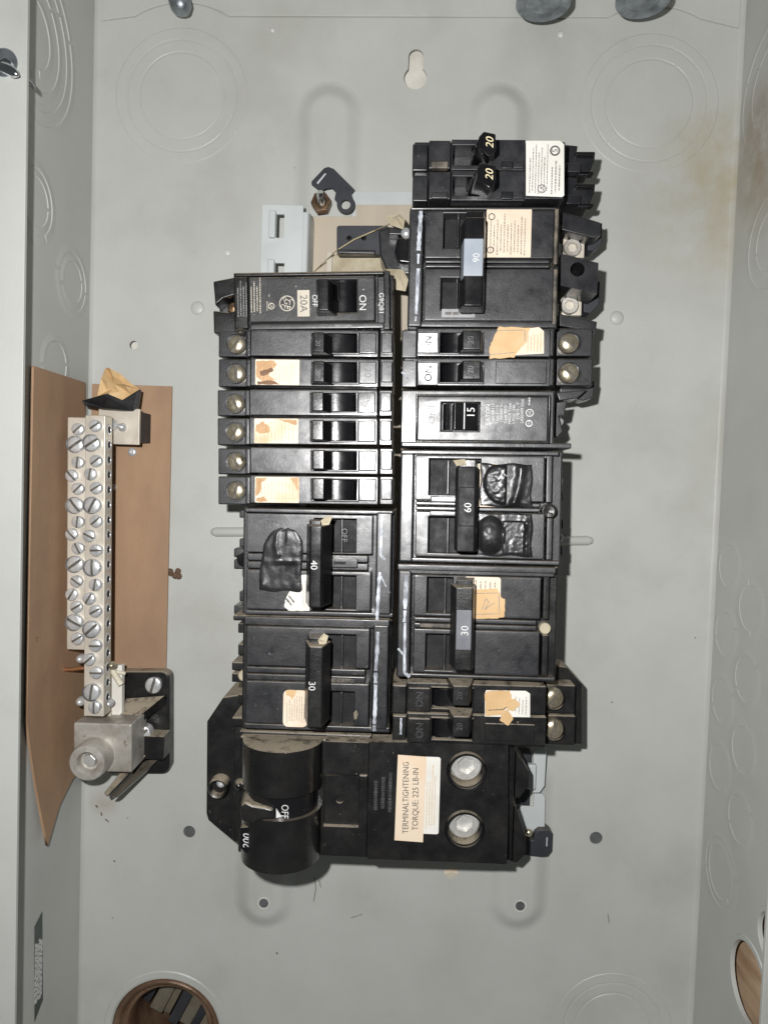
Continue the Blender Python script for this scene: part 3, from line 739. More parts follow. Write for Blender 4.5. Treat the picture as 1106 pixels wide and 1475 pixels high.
sp2 = T('paper_shim', 'folded dirty paper wedged between the columns below the bus insulator', 'paper', 572, 398, base=40)
crumple(sp2, 'scrap', [(556, 386), (580, 388), (588, 404), (584, 420), (570, 418), (562, 400)], 44, 'drypaper', 1.5, 5)
hr = T('loose_fibre', 'thin curved fibre strand lying across the black bus end', 'fibre', 510, 350, base=20)
hp = [(444, 398, 8), (462, 382, 12), (486, 360, 27), (510, 345, 29), (540, 332, 30), (562, 322, 44)]
hr.part('strand', MB().tube([(*hr.L(x, y, d), hr.z(d)) for x, y, d in hp], .28, 6), 'hair', 0, smooth=True)

# black clip hung on a stud with its nut
ck = T('steel_clip', 'loose black steel clip with a round eye beside the hex nut', 'clip', 480, 270, base=9)
cp = [(449, 262), (467, 243), (473, 241), (481, 244), (510, 273), (505, 279), (504, 286)]
pts = [ck.L(x, y, 10) for x, y in cp]
eu, ev = ck.L(498, 295, 10); er = 4.6
arc = [(eu + er * math.cos(t), ev + er * math.sin(t)) for t in [.75 - k * (.75 + 3.35) / 14 for k in range(15)]]
pts = pts[:-1] + arc + [ck.L(x, y, 10) for x, y in ((482, 287), (484, 277), (478, 271), (470, 272), (462, 276), (449, 266))]
ck.put('clip', curve_plate(pts, [circ(eu, ev, 2.5, 20)], 0, 1.6, 'clip', M['matte_black']))
ck.part('slot_mark', MB().prism([ck.L(x, y, 11) for x, y in ((456, 263), (468, 249), (470, 250), (458, 265))], 1.55, 1.7), 'rail')
sn = T('stud_nut', 'bronze hex nut on a bright threaded stud', 'nut', 462, 288, base=5)
sn.screw(462, 290, 12, 15, 'hex', .15, 'nut', h=7, name='nut')
sn.screw(462, 289, 13, 11, 'dome', 0, 'nut', h=2.2, name='collar')
u, v = sn.L(463, 288, 14)
sn.part('stud', MB().tube([(u, v - 1, 2), (u, v - .6, 11), (u - .2, v + 2.2, 14)], [2.1, 2.1, 1.7], 16), 'bright', 0, smooth=True, ang=50)

# ================================================================= breakers
def window_drum(t, win, dtop, mat='black_gloss', name='drum', bulge=1.0, parent=None):
    x0, y0, x1, y1 = win; ym = (y0 + y1) / 2
    u0, u1 = t.L(x0 + 1, ym, dtop)[0], t.L(x1 - 1, ym, dtop)[0]; v0, v1 = t.L(x0, y1 - .8, dtop)[1], t.L(x0, y0 + .8, dtop)[1]
    n = 14; w = (u1 - u0) / 2; c_ = (u0 + u1) / 2; hgt = w * .55 * bulge
    prof = [(c_ + w * math.cos(PI * k / n), t.z(dtop) - hgt + hgt * math.sin(PI * k / n)) for k in range(n + 1)] + [(u0, t.z(62)), (u1, t.z(62))]
    prof = prof[:n + 1] + [(u0, t.z(62)), (u1, t.z(62))]
    return t.part(name, MB().prism_v(prof, v0, v1), mat, 0, parent, smooth=True, ang=50)

def toggle(t, y0, y1, xs, dtop=88, mat='black_gloss', name='toggle', dlow=70):
    """xs: foot-left, top-left, top-right, foot-right in photo px"""
    return t.prof(name, y0, y1, [(xs[0], dlow), (xs[1], dtop), (xs[2], dtop), (xs[3], dlow)], mat, .45, dref=dtop)

def tandem(t, halves, side, X, screws='brass', face='black_face', body='black'):
    """two thin breakers in one case; side -1: wires leave on the left"""
    for i, (y0, y1) in enumerate(halves):
        ym = (y0 + y1) / 2
        t.plate('case', (X['f0'], y0, X['f1'], y1 - 2), [(X['w0'], y0 + 4.5, X['w1'], y1 - 8)], 66, 76 if i % 2 == 0 else 75.6, face, .4)
        t.box('side_panel', (X['f0'] + 1, y0 + 1.2, X['f1'] - 1, y1 - 3), 32, 66, body, 0)
        t.plate('handle_guard', (X['w0'] - 1.5, y0 + 3, X['w1'] + 3.2, y1 - 5.5), [(X['w0'], y0 + 5, X['w1'], y1 - 8)], 74, 77.6, body, .3)
        t.box('rating_pad', (*sorted((X['p0'], X['p1'])), 0, 0)[:1] + (y0 + 4, max(X['p0'], X['p1']), y1 - 6), 74, 77.0, face, .5)
        window_drum(t, (X['w0'], y0 + 5, X['w1'], y1 - 8), 77.5)
        toggle(t, y0 + 3.5, y1 - 8.5, X['tg'], 87)
        t.box('terminal_block', (*sorted((X['t0'], X['t1'])), 0, 0)[:1] + (y0 + .8, max(X['t0'], X['t1']), y1 - 1.2), 34, 60, body, .6)
        t.box('ridge', (X['r0'], y0 + 1, X['r1'], y1 - 2), 58, 73.5, body, .5)
        t.box('nose', (X['n0'], y0 + .5, X['n1'], y1 - .8), 40, 70, face, .6)
        t.box('nose_step', (X['n0'] + 2, y0 + 4, X['n1'] - 2, y1 - 8), 69, 71.6, face, .5)
        t.screw(X['sx'], ym, 64, 13, 'round', random.uniform(-.5, .5) + PI / 2, screws, h=4.5, name='terminal_screw')
        u, v = t.L(X['sx'], ym, 61); k = abs(t.L(X['sx'], ym + 1, 61)[1] - v)
        t.part('terminal_well', MB().ring([(13.6 * k, t.z(59)), (13.6 * k, t.z(62.4)), (15 * k, t.z(62.4)), (15.4 * k, t.z(59))], u, v, 26), body, 0, smooth=True)

XL = dict(f0=361, f1=545, w0=449, w1=514, p0=517, p1=542, tg=(447, 451, 467, 488), t0=315, t1=357, r0=354, r1=361, n0=547, n1=567, sx=340)
lt = [((475, 515.5), (516.5, 558.5)), ((561, 600.5), (601.5, 642.5)), ((645, 684.5), (685.5, 728))]
tl_labels = ['black tandem breaker with stained label, just below the breaker marked 20A', 'black tandem breaker in the left column, middle one of three',
             'black tandem breaker in the left column, directly above the breaker marked 40']
for i, hv in enumerate(lt):
    dx = (0, -1.5, -.5)[i]
    X = {k: (tuple(q + dx for q in v) if isinstance(v, tuple) else v + dx) for k, v in XL.items()}
    t = T('tandem_breaker', tl_labels[i], 'breaker', 440, (hv[0][0] + hv[1][1]) / 2, 30, (.016, .008, .013)[i], 'tandem breakers in the left column')
    tandem(t, hv, -1, X, 'brass')
    for j, (y0, y1) in enumerate(hv):
        ym = (y0 + y1) / 2
        t.text('20', 529 + dx, ym - 1, 77.02, 10, -90, 'emboss', name='embossed_rating', depth=.12)
        t.text('20', 458 + dx, ym - 1, 87.02, 6.5, -90, 'emboss', name='embossed_rating', depth=.1)
        if j == 0:
            for k in range(14):
                xa, ya = random.gauss(398, 15) + dx, random.uniform(y0 + 6, y1 - 12); aa = random.uniform(-.6, .6); ll = random.uniform(2, 7)
                t.stroke([(xa, ya), (xa + ll * math.cos(aa), ya + ll * math.sin(aa))], random.uniform(.5, 1.1), 76.02, 'emboss', None, 'scuff', .03, 2)
        else:
            lb_ = t.sheet('label', (368 + dx, y0 + 1.5, 431.5 + dx, y1 - 4), 75.65, 'label_stain', .5)
            t.fine((375 + dx, y0 + 4, 425 + dx, y1 - 6), 75.85, 10, 'label_tan', lb_, 'v', .25, .6, 1.8)
            for mt_, pp in (((('stain_brown', ((.02, .04), (.42, .03), (.5, .2), (.36, .42), (.3, .62), (.45, .78), (.2, .9), (.02, .7))), ('stain_dark', ((.1, .45), (.38, .32), (.42, .42), (.24, .62), (.12, .64))), ('stain_dark', ((.04, .86), (.4, .82), (.55, .97), (.05, .97)))),
                             (('stain_brown', ((.03, .25), (.2, .12), (.34, .3), (.36, .55), (.14, .62), (.03, .5))), ('stain_brown', ((.55, .04), (.97, .06), (.97, .3), (.8, .2)))),
                             (('stain_brown', ((.02, .03), (.3, .03), (.16, .22), (.12, .6), (.02, .75))), ('stain_brown', ((.8, .03), (.98, .03), (.98, .5), (.9, .3))), ('stain_brown', ((.03, .82), (.2, .75), (.3, .96), (.03, .96)))))[i]):
                t.sheetp('stain', [(368 + dx + 63 * a_, y0 + 1.5 + (y1 - y0 - 5.5) * b_) for a_, b_ in pp], 75.84 + (.03 if mt_ == 'stain_dark' else 0), mt_, lb_, .03)

def two_pole(t, body, rail, faces, wins, tie, tielow, side, mat='black', face='black_face', tiemat='black_gloss', ridge=None, dtie=96):
    """double breaker with joined handles; rail: strip on the middle side; side +1: wires to the right"""
    x0, y0, x1, y1 = body
    t.box('case', body, 32, 70, mat, .8)
    for f_, w_ in zip(faces, wins):
        t.plate('cover', f_, [w_], 66, 78, face, .5)
        t.box('well_floor', (w_[0] - 2, w_[1] - 2, w_[2] + 2, w_[3] + 2), 69.5, 70.4, 'well', 0)
    t.box('edge_rail', rail, 66, 77, face, .9)
    ym = (faces[0][3] + faces[1][1]) / 2
    t.box('middle_rib', (faces[0][0], faces[0][3] + 1.5, faces[0][2] - 6, ym - .6), 66, 76.8, face, .5)
    t.box('middle_rib', (faces[0][0], ym + .6, faces[0][2] - 6, faces[1][1] - 1.5), 66, 76.4, face, .5)
    t.box('top_rib', (x0 + 3, y0 + .5, x1 - 2, faces[0][1] - 1), 66, 76, face, .5)
    t.box('bottom_rib', (x0 + 3, faces[1][3] + 1, x1 - 2, y1 - .5), 66, 76, face, .5)
    for w_ in wins:
        t.prof('toggle', w_[1] + 2, w_[3] - 2, [(tie[0] - 2, 70.3), (tie[0] + 1, 88), (tie[2] - 1, 88), (tie[2] + (6 if side < 0 else 2), 70.3)], 'black_gloss', .4, dref=84)
        xm = (w_[0] + tie[0]) / 2 if side > 0 else (w_[2] + tie[2]) / 2
        t.box('shutter', (xm + 3, w_[1] + 1, xm + 6, w_[3] - 1), 70.3, 74, face, .3)
    tb = t.prof('handle_tie', tie[1], tie[3], [(tielow[0], 84), (tie[0], dtie), (tie[2], dtie), (tielow[1], 84)], tiemat, .7, dref=dtie)
    return tb

GB = 'two-pole breakers in the right column'
# --- 90 breaker (right)
t = T('double_breaker', 'double breaker with slate grey handle sleeve marked 90', 'breaker', 695, 385, 30, .020, tilt=-1.5)
B90 = t
tb = two_pole(t, (588, 298, 803, 472), (588, 300, 609, 470), [(612, 303, 797, 372), (611, 387, 796, 462)], [(639, 307, 692, 357), (635, 400, 690, 446)],
              (671, 312, 698, 441), (662, 699), 1)
t.prof('sleeve', 343, 397, [(664, 86), (669.5, 96.5), (697.5, 96.5), (698.5, 86)], 'tie_grey', .4, dref=96.5, label='slate grey sleeve on the handle tie')
t.text('90', 688, 371, 96.55, 9.5, 90, 'white_print')
lb_ = t.sheet('label', (700, 302, 764.5, 371), 78.05, 'label_cream', .4)
t.fine((704, 306, 758, 368), 78.25, 11, 'ink', lb_, 'v', .34, 1.2, 4)
for x, y in ((708, 312), (706, 360)):
    u, v = t.L(x, y, 78.3); t.part('mark', MB().ring([(1.05, t.z(78.25)), (1.05, t.z(78.29)), (1.5, t.z(78.29)), (1.5, t.z(78.25))], u, v, 18), 'ink_dark', parent=lb_)
sl = t.sheet('sticker', (636, 445, 684, 457), 78.1, 'silver_label', .2)
for xa, xb in ((641, 650), (652, 661), (664, 680)):
    t.sheet('print', (xa, 449, xb, 453), 78.3, 'ink_dark', .1, sl, .03)
t.stroke([(606, 303), (605, 322), (603.5, 345), (602.5, 360)], 6.5, 77.05); t.stroke([(602.5, 365), (602, 379)], 4, 77.05)
t.stroke([(602, 386), (600.5, 420), (599, 452)], 5.5, 77.05); t.stroke([(599, 455), (598, 462)], 3, 77.05)
t.box('worn_edge', (797.5, 301, 803, 381), 66, 77.4, 'worn', .5); t.box('worn_edge', (795.5, 388, 801.5, 468), 66, 77.4, 'worn', .5)
def screw_terminals(t, pts, mat='alu', d=44):
    for x, y in pts:
        pl_ = t.box('terminal_plate', (x - 14, y - 34, x + 17, y + 15), d - 6, d - 2.4, 'alu_bar', .3)
        t.screw(x, y, d, 13, 'socket', .2, mat, h=3.4, name='terminal_screw')
        u, v = t.L(x - 2, y - 22, d - 2); t.part('wire_hole', MB().lathe([(3.4, t.z(d - 2.3)), (2.9, t.z(d - 1.2)), (2.4, t.z(d - 2.0)), (0, t.z(d - 2.2))], u, v, 20), 'galv', 0, smooth=True)
screw_terminals(t, [(821, 357), (817, 440)])
t.poly('barrier', [(803, 305), (850, 318), (862, 322), (862, 340), (850, 344), (806, 332)], 34, 52, 'black', .6)
t.put('barrier', curve_plate([t.L(x, y, 60) for x, y in ((806, 366), (859, 380), (857, 424), (805, 412))], [circ(*t.L(829, 389, 60), 3.2, 20)], t.z(30), t.z(60), 'barrier', M['black']))
t.part('bore', MB().lathe([(4.5, t.z(31)), (0, t.z(31))], *t.L(829, 389, 31), 16), 'hole')
t.poly('barrier', [(802, 452), (857, 464), (855, 480), (803, 470)], 34, 56, 'black', .6)
t.poly('clip', [(840, 330), (863, 322), (862, 352), (850, 362), (842, 362)], 30, 40, 'matte_black', .4)
t.poly('clip', [(836, 412), (860, 406), (858, 440), (846, 452), (836, 450)], 30, 40, 'matte_black', .4)

# --- 20/20 breaker (top right)
t = T('double_breaker', 'topmost breaker with white label and two black handles marked 20', 'breaker', 705, 246, 30, .020)
t.box('case', (596, 205, 808, 292), 32, 64, 'black', .6)
for j, (y0, y1) in enumerate(((203, 246), (248, 290))):
    t.box('nose', (594, y0 + 4, 616, y1), 60, 68, 'black_face', .6)
    t.box('shoulder', (617.5, y0 - 1, 649, y1 - 3), 60, 73, 'black_face', .6)
    t.box('shoulder_rib', (621, y1 - 14, 645, y1 - 4), 71, 74.4, 'worn' if j == 0 else 'black_face', .5)
    t.plate('cover', (650, y0 - 2, 756, y1 - 1), [(652, y0 + 6, 690, y1 - 8)], 60, 76, 'black_face', .6)
    t.box('latch', (722, y1 - 15, 738, y1 - 3), 75, 77, 'black', .5)
    t.box('rail', (739, y1 - 15, 754, y1 - 4), 75, 76.8, 'black_face', .4)
    t.prof('toggle', y0 + 1 - (14 if j == 0 else 10), y1 - 21, [(672, 76), (690, 90), (693, 99), (713, 99), (716, 76)], 'black_gloss', .8, dref=99) if False else None
# handles: tilted wedges standing out of the case
for (pl0, pl1, tx, ty) in (([(681, 206), (698, 192), (716, 196), (716, 222), (703, 233), (680, 224)], [(697, 189), (714, 193), (714, 218), (703, 226), (690, 214), (690, 196)], 706.5, 207),
                           ([(672, 257), (694, 238), (716, 240), (716, 268), (705, 277), (674, 274)], [(693, 234), (714, 238), (714, 264), (705, 271), (688, 262), (687, 244)], 706, 253)):
    t.part('toggle', MB().prism([t.L(x, y, 78) for x, y in pl0], t.z(68), t.z(97), [t.L(x, y, 97) for x, y in pl1]), 'black_gloss', .6)
    t.text('20', tx - 1, ty - 1, 97.05, 11, 90, 'gold_print', ital=.3)
t.box('label_block', (756, 204, 813, 287), 60, 76.4, 'black', .6)
lb_ = t.sheetp('label', [(757, 203), (806, 203), (812, 208), (812, 282), (809, 284), (757, 282)], 76.45, 'label_white')
t.fine((761, 206, 790, 280), 76.65, 7, 'ink', lb_, 'v', .36, 1.2, 4); t.fine((792, 224, 808, 280), 76.65, 3, 'ink', lb_, 'v', .4, 1.2, 4)
u, v = t.L(799, 217, 76.7)
t.part('mark', MB().ring([(1.5, t.z(76.65)), (1.5, t.z(76.7)), (2.2, t.z(76.7)), (2.2, t.z(76.65))], u, v, 22), 'ink_dark', parent=lb_)
t.text('S', 799, 217, 76.66, 8, 90, 'ink_dark', lb_, name='mark')
u, v = t.L(780, 272, 76.7)
t.part('mark', MB().ring([(1.5, t.z(76.65)), (1.5, t.z(76.7)), (1.85, t.z(76.7)), (1.85, t.z(76.65))], u, v, 22), 'ink_dark', parent=lb_)
t.text('UL', 780, 272, 76.66, 5, 90, 'ink_dark', lb_, name='mark')
for j, y in enumerate((208, 254)):                      # wire clips stepping down to the right
    t.poly('clip', [(812, y), (832, y + 2), (830, y + 14), (846, y + 11), (857, y + 13), (856, y + 24), (848, y + 44), (812, y + 46)], 34, 50, 'black', .5)
    t.box('clip_ledge', (829, y + 10, 857, y + 16), 49, 53, 'black_gloss', .6)
    t.box('clip_ledge', (826, y + 38, 855, y + 44), 46, 50, 'black_gloss', .6)
    t.box('clip_ledge', (815, y + 26, 836, y + 40), 49, 55, 'black', .6)

# --- right tandem ON/ON
XR = dict(f0=578, f1=791, w0=634, w1=695, p0=601, p1=631, tg=(656, 662, 694, 697), t0=796, t1=848, r0=787, r1=796, n0=577, n1=599, sx=816)
def right_tandem(t, halves, X, scr, lab):
    for i, (y0, y1) in enumerate(halves):
        ym = (y0 + y1) / 2
        t.box('side_panel', (X['f0'] + 2, y0 + 1, X['f1'] - 1, y1 - 2), 32, 66, lab['body'], 0)
        t.plate('case', (X['n1'] + 1, y0, X['f1'], y1 - 2), [(X['w0'], y0 + 6, X['w1'], y1 - 8)], 66, 76 - .4 * i, lab['face'], .4)
        t.plate('handle_guard', (X['w0'] - 2, y0 + 4, X['w1'] + 2, y1 - 5.5), [(X['w0'], y0 + 6, X['w1'], y1 - 8)], 74, 77.2, lab['face'], .3)
        a_ = t.R((X['p0'], y0 + 5, X['p1'], y1 - 4), 77); dr = lab.get('drop', 0)
        t.part('rating_pad', MB().prism_u([(a_[2], t.z(74)), (a_[3], t.z(74)), (a_[3], t.z(77 + dr * .1)), (a_[2], t.z(77 - dr))], a_[0], a_[1]), lab['face'], .4)
        t.text('ON', (X['p0'] + X['p1']) / 2 + 1, ym, 77.02, 10, 90, lab['ink'], name='embossed_lettering', depth=.14)
        window_drum(t, (X['w0'], y0 + 6, X['w1'], y1 - 8), 74.5)
        t.prof('toggle', y0 + 2, y1 - 12, [(X['tg'][0], 71), (X['tg'][1] + 6, 88), (X['tg'][2], 88), (X['tg'][3], 71)], 'black_gloss' if lab['body'] == 'black' else 'black_dusty', .5, dref=88)
        t.text('20', X['tg'][2] - 14, ym - 5, 88.02, 8, 90, 'emboss', name='embossed_rating', depth=.1)
        t.box('nose', (X['n0'], y0 + 1, X['n1'], y1 - 1), 40, 71, lab['face'], .6)
        t.box('ridge', (X['r0'], y0 + 1, X['r1'], y1 - 2), 58, 74, lab['body'], .5)
        t.box('terminal_block', (X['t0'], y0 + .8, X['t1'], y1 - 1), 34, 56, lab['body'], .7)
        t.screw(X['sx'], ym, 62, 14, 'round', random.uniform(0, 3), scr, h=5, name='terminal_screw')
        u, v = t.L(X['sx'], ym, 58); k = abs(t.L(X['sx'], ym + 1, 58)[1] - v)
        t.part('terminal_well', MB().ring([(14.4 * k, t.z(55)), (14.4 * k, t.z(58.4)), (15.6 * k, t.z(58.4)), (16 * k, t.z(55))], u, v, 26), lab['body'], 0, smooth=True)
t = T('tandem_breaker', 'right column tandem breaker with torn tan sticker and bright ON pads', 'breaker', 690, 515, 30, .018, 'tandem breakers in the right column', tilt=-3)
right_tandem(t, ((473, 515.5), (516.5, 558)), XR, 'brass', dict(face='black_face', body='black', ink='hole', drop=1.25))
lb_ = t.sheetp('label', [(745, 475), (775, 472), (782, 478), (782, 510), (740, 512)], 76.05, 'label_cream')
t.fine((757, 477, 780, 508), 76.25, 5, 'label_tan', lb_, 'v', .4, .8, 2.4)
lb2 = t.sheetp('torn_sticker', [(718, 471), (763, 473), (760, 478), (757, 494), (746, 505), (740, 515), (704, 517), (705, 500), (710, 488)], 76.35, 'label_tan')
t.stroke([(714, 476), (755, 476), (755, 492)], 1.2, 76.5, 'ink', lb2, 'pen_line', .04); t.stroke([(705, 511), (740, 508)], 1.2, 76.5, 'ink', lb2, 'pen_line', .04)
t.box('bare_patch', (713, 521, 786, 553), 75, 76.1, 'black_face', .4)
t.text('20', 704, 541, 75.65, 7, 90, 'emboss', name='embossed_rating')
t.stroke([(577, 535), (584, 541), (588, 548)], 3, 71.1)
t.poly('foot', [(796, 545), (850, 550), (846, 574), (832, 578), (800, 566)], 30, 44, 'black', .5)

# --- single 15 breaker
t = T('single_breaker', 'single breaker with white printing and handle marked 15', 'breaker', 695, 604, 30, .016, tilt=-3)
t.box('case', (576, 562, 796, 646), 32, 73, 'black_face', .7)
u0, u1, v0, v1 = t.R((600, 570, 789, 636), 77)
bmw = MB().plate((u0, u1, v0, v1), [t.R((636, 580, 690, 620), 77)], t.z(70), t.z(77)); t.part('cover', bmw, 'black_face', .8)
t.part('cover_rim', MB().plate((u0 - .6, u1 + .6, v0 - .6, v1 + .6), [(u0 + .25, u1 - .25, v0 + .25, v1 - .25)], t.z(70), t.z(77.5)), 'black_gloss', .35)
t.box('front_lip', (577, 637, 821, 645), 50, 74.5, 'black_face', .6)
t.prof('toggle', 579, 620, [(648, 70), (656, 88), (689, 84), (694, 70)], 'black_gloss', .5, dref=86)
window_drum(t, (636, 580, 672, 620), 75.5)
t.sheet('white_line', (669.5, 580, 671, 618), 87.0, 'white_print', .1)
t.text('15', 680, 594, 85.9, 11, 90, 'white_print')
t.text('On/I', 622, 597, 77.05, 10, 90, 'dim_print'); t.text('Off/O', 694.5, 598, 77.05, 8, 90, 'dim_print')
t.text('EATON', 702.5, 597, 77.05, 6.2, 90, 'white_print')
for i, (s_, yy) in enumerate((('Type BR115', 596), ('Type C115', 597), ('120/240 V~', 594), ('Cat# BRD', 597), ('HACR Type', 596), ('1 Pole  240', 597), ('E7819 - T', 592), ('LR82499 Cnd.', 592))):
    t.text(s_, 709.5 + i * 6.0, yy, 77.05, 4.2, 90, 'white_print')
for x, y, s_ in ((762, 595, 'UL'), (761, 610, 'CSA')):
    u, v = t.L(x, y, 77.1); k = 1.7 if s_ == 'UL' else 1.5
    t.part('mark', MB().ring([(k - .38, t.z(77.05)), (k - .38, t.z(77.12)), (k, t.z(77.12)), (k, t.z(77.05))], u, v, 22), 'white_print')
    t.text(s_, x, y, 77.06, 4.2 if s_ == 'UL' else 3.2, 90, 'white_print', name='mark')
t.fine((759, 572, 764, 584), 77.06, 1, 'white_print', None, 'v', .45, .8, 2)
t.poly('clip', [(796, 566), (840, 562), (826, 574), (800, 578)], 34, 52, 'black', .5)
t.poly('clip', [(795, 580), (812, 578), (808, 598), (800, 600), (806, 622), (798, 630), (793, 630)], 30, 56, 'black', .5)
t.screw(801, 607, 50, 6, 'dome', 0, 'steel', h=3, name='terminal_screw')

# --- 60 breaker (right)
t = T('double_breaker', 'double breaker with two lumps of black tape and handle marked 60', 'breaker', 690, 730, 30, .016, tilt=-3.5, nod=-1.4)
two_pole(t, (574, 648, 806, 812), (575, 652, 595, 810), [(598, 656, 783, 722), (598, 738, 783, 804)], [(618, 661, 692, 713), (617, 745, 692, 797)], (662, 673, 688, 797), (656, 690), 1, tiemat='well')
t.box('slide', (620, 715, 658, 724), 74, 79, 'black_face', .5); t.box('slide', (619, 736, 657, 744), 74, 79, 'black_face', .5)
t.box('sleeve', (664.5, 703, 687.5, 760), 92, 96.4, 'well', .4)
t.text('60', 678, 733, 96.45, 10, 90, 'white_print')
t.sheet('label', (686, 668, 716, 730), 78.05, 'label_cream', .4)
nz = lambda a, b, k, f=6: mnoise.noise(Vector((a * f, b * f, k * 3.7)))
def lump(a, b):
    q = ((a - .5) / .42) ** 2 + ((b - .45) / .5) ** 2
    f = 2.0 * (1 - q) ** .2 + .3 * nz(a, b, 1, 12) if (q < 1 and a < .5) else 0
    return f + 1.2 * math.exp(-((a - .78 + .2 * (b - .1) * (b - .1)) / .08) ** 2) + .35 * abs(nz(a, b, 2, 5)) + .25 * math.exp(-((b - .9) / .06) ** 2) * a
def lump2(a, b):
    q = ((a - .24) / .26) ** 2 + ((b - .52) / .44) ** 2
    f = 3.0 * (1 - q) ** .6 if q < 1 else 0
    return f + (.7 if .46 < a < .86 and b > .2 else 0) + .55 * math.exp(-((a - .87) / .035) ** 2) * (.5 + nz(a, b, 5, 14)) + .3 * abs(nz(a, b, 3, 7)) + .35 * abs(nz(a, b, 4, 16)) * max(0, b - .55)
t.put('tape', tape_mesh(t, (691, 668, 766, 730), 78.25, lump, 44), label='black tape over the upper pole')
t.put('tape', tape_mesh(t, (687, 739, 766, 801), 78.25, lump2, 44), label='black tape over the lower pole')
crumple(t, 'paper_bit', [(655, 664), (672, 662), (674, 671), (660, 672)], 90, 'drypaper', .4, 11)
t.box('end_rail', (785, 656, 794, 724), 60, 75, 'black', .5); t.box('end_rail', (785, 738, 794, 806), 60, 75, 'black', .5)
u, v = t.L(786, 735, 70); t.part('notch', MB().lathe([(3.2, t.z(68)), (3.2, t.z(76.2)), (2.6, t.z(76.4)), (2.4, t.z(74)), (0, t.z(73.6))], u, v, 20), 'black_dusty', 0, smooth=True)
for y in (668, 712, 752, 790):
    t.box('clip', (793, y - 6, 806, y + 8), 36, 58, 'black', .5)
for y in (690, 772):
    t.screw(797, y, 46, 8, 'dome', 0, 'black_gloss', h=4, name='terminal_lug')

# --- 30 breaker (right)
t = T('double_breaker', 'right column breaker with dim grey sleeve marked 30 and creased tan sticker', 'breaker', 685, 896, 30, .018, tilt=-2)
two_pole(t, (571, 814, 800, 979), (572, 822, 591, 977), [(596, 830, 778, 890), (595, 908, 776, 972)], [(615, 832, 652, 884), (613, 914, 651, 966)], (657, 846, 682.5, 967), (648, 684), 1, 'black_dusty', 'black_face', 'black_dusty')
t.prof('sleeve', 879, 937, [(655, 88), (659, 96.6), (681, 96.6), (683, 88)], 'tie_dim', .4, dref=96.6)
t.text('30', 672, 909, 96.65, 10.5, 90, 'white_print')
lb_ = t.sheet('label', (668, 831, 720.5, 880), 78.05, 'label_cream', 1.2); t.fine((682, 834, 716, 848), 78.25, 5, 'ink', lb_, 'v', .35, .8, 2.5)
lb2 = t.sheetp('torn_sticker', [(678, 850, ), (716, 848), (722, 860), (727, 863), (726, 888), (717, 890), (682, 892)], 78.4, 'label_tan')
t.stroke([(684, 855), (718, 854), (719, 884), (684, 885), (684, 855)], 1.1, 78.58, 'ink', lb2, 'pen_line', .04)
t.stroke([(694, 878), (700, 862), (704, 868), (698, 878), (712, 868)], 1.2, 78.58, 'ink', lb2, 'pen_line', .04)
t.stroke([(585, 829), (584, 850), (583, 878)], 6, 77.05); t.stroke([(583, 880), (582, 897)], 4.5, 77.05); t.stroke([(583, 898), (582.5, 930), (582, 970), (590, 976)], 5, 77.05)
t.stroke([(573, 935), (581, 944)], 4, 77.05)
t.box('slide', (604, 899, 651, 905), 76, 78.6, 'worn', .4)
u, v = t.L(784, 905, 74); t.part('notch', MB().lathe([(2.5, t.z(70)), (2.5, t.z(73.6)), (2.2, t.z(74)), (0, t.z(73.8))], u, v, 20), 'drypaper', 0, smooth=True)
t.box('end_rail', (781, 828, 790, 892), 60, 75, 'black_dusty', .5); t.box('end_rail', (779, 914, 788, 974), 60, 75, 'black_dusty', .5)
t.box('top_ledge', (572, 815, 800, 824), 70, 76.4, 'black_face', .5)
for y in (866, 884, 946, 966):
    t.box('clip', (788, y - 7, 798, y + 7), 36, 60, 'black_dusty', .5)

# --- lower right tandem
XB = dict(f0=566, f1=786, w0=622, w1=680, p0=588, p1=619, tg=(642, 646, 676, 682), t0=786, t1=828, r0=776, r1=785, n0=565, n1=585, sx=798)
t = T('tandem_breaker', 'dusty tandem breaker at the foot of the right column with torn tape on its label', 'breaker', 690, 1028, 30, .024, 'tandem breakers in the right column')
right_tandem(t, ((986, 1029), (1030, 1074)), XB, 'brass', dict(face='black_dusty', body='black_dusty', ink='emboss'))
lb_ = t.sheetp('label', [(700, 994), (757, 995), (763, 999), (763, 1033), (698, 1032), (698, 999)], 76.05, 'label_white'); t.fine((740, 998, 760, 1030), 76.25, 4, 'ink', lb_, 'v', .3, .8, 2.2)
lb2 = t.sheetp('torn_sticker', [(698, 999), (702, 995), (734, 995), (738, 1010), (730, 1018), (722, 1030), (699, 1031)], 76.3, 'label_tan')
t.stroke([(703, 1023), (724, 1022), (730, 1018)], 1.5, 76.5, 'ink_dark', lb2, 'pen_line', .05)
t.sheetp('tape_bit', [(728, 1012), (741, 1006), (749, 1014), (738, 1024), (730, 1021)], 76.6, 'label_tan', th=.4)
t.sheetp('tape_bit', [(724, 1026), (731, 1022), (739, 1034), (732, 1045), (719, 1037)], 76.6, 'label_tan', th=.4)
t.stroke([(577.5, 1034), (577, 1058)], 3.5, 71.1)
t.box('bare_patch', (698, 1043, 770, 1068), 75, 76.2, 'black_dusty', .4)
t.poly('end_block', [(800, 958), (818, 962), (838, 985), (838, 1072), (790, 1072), (790, 980)], 30, 46, 'black_dusty', .8)

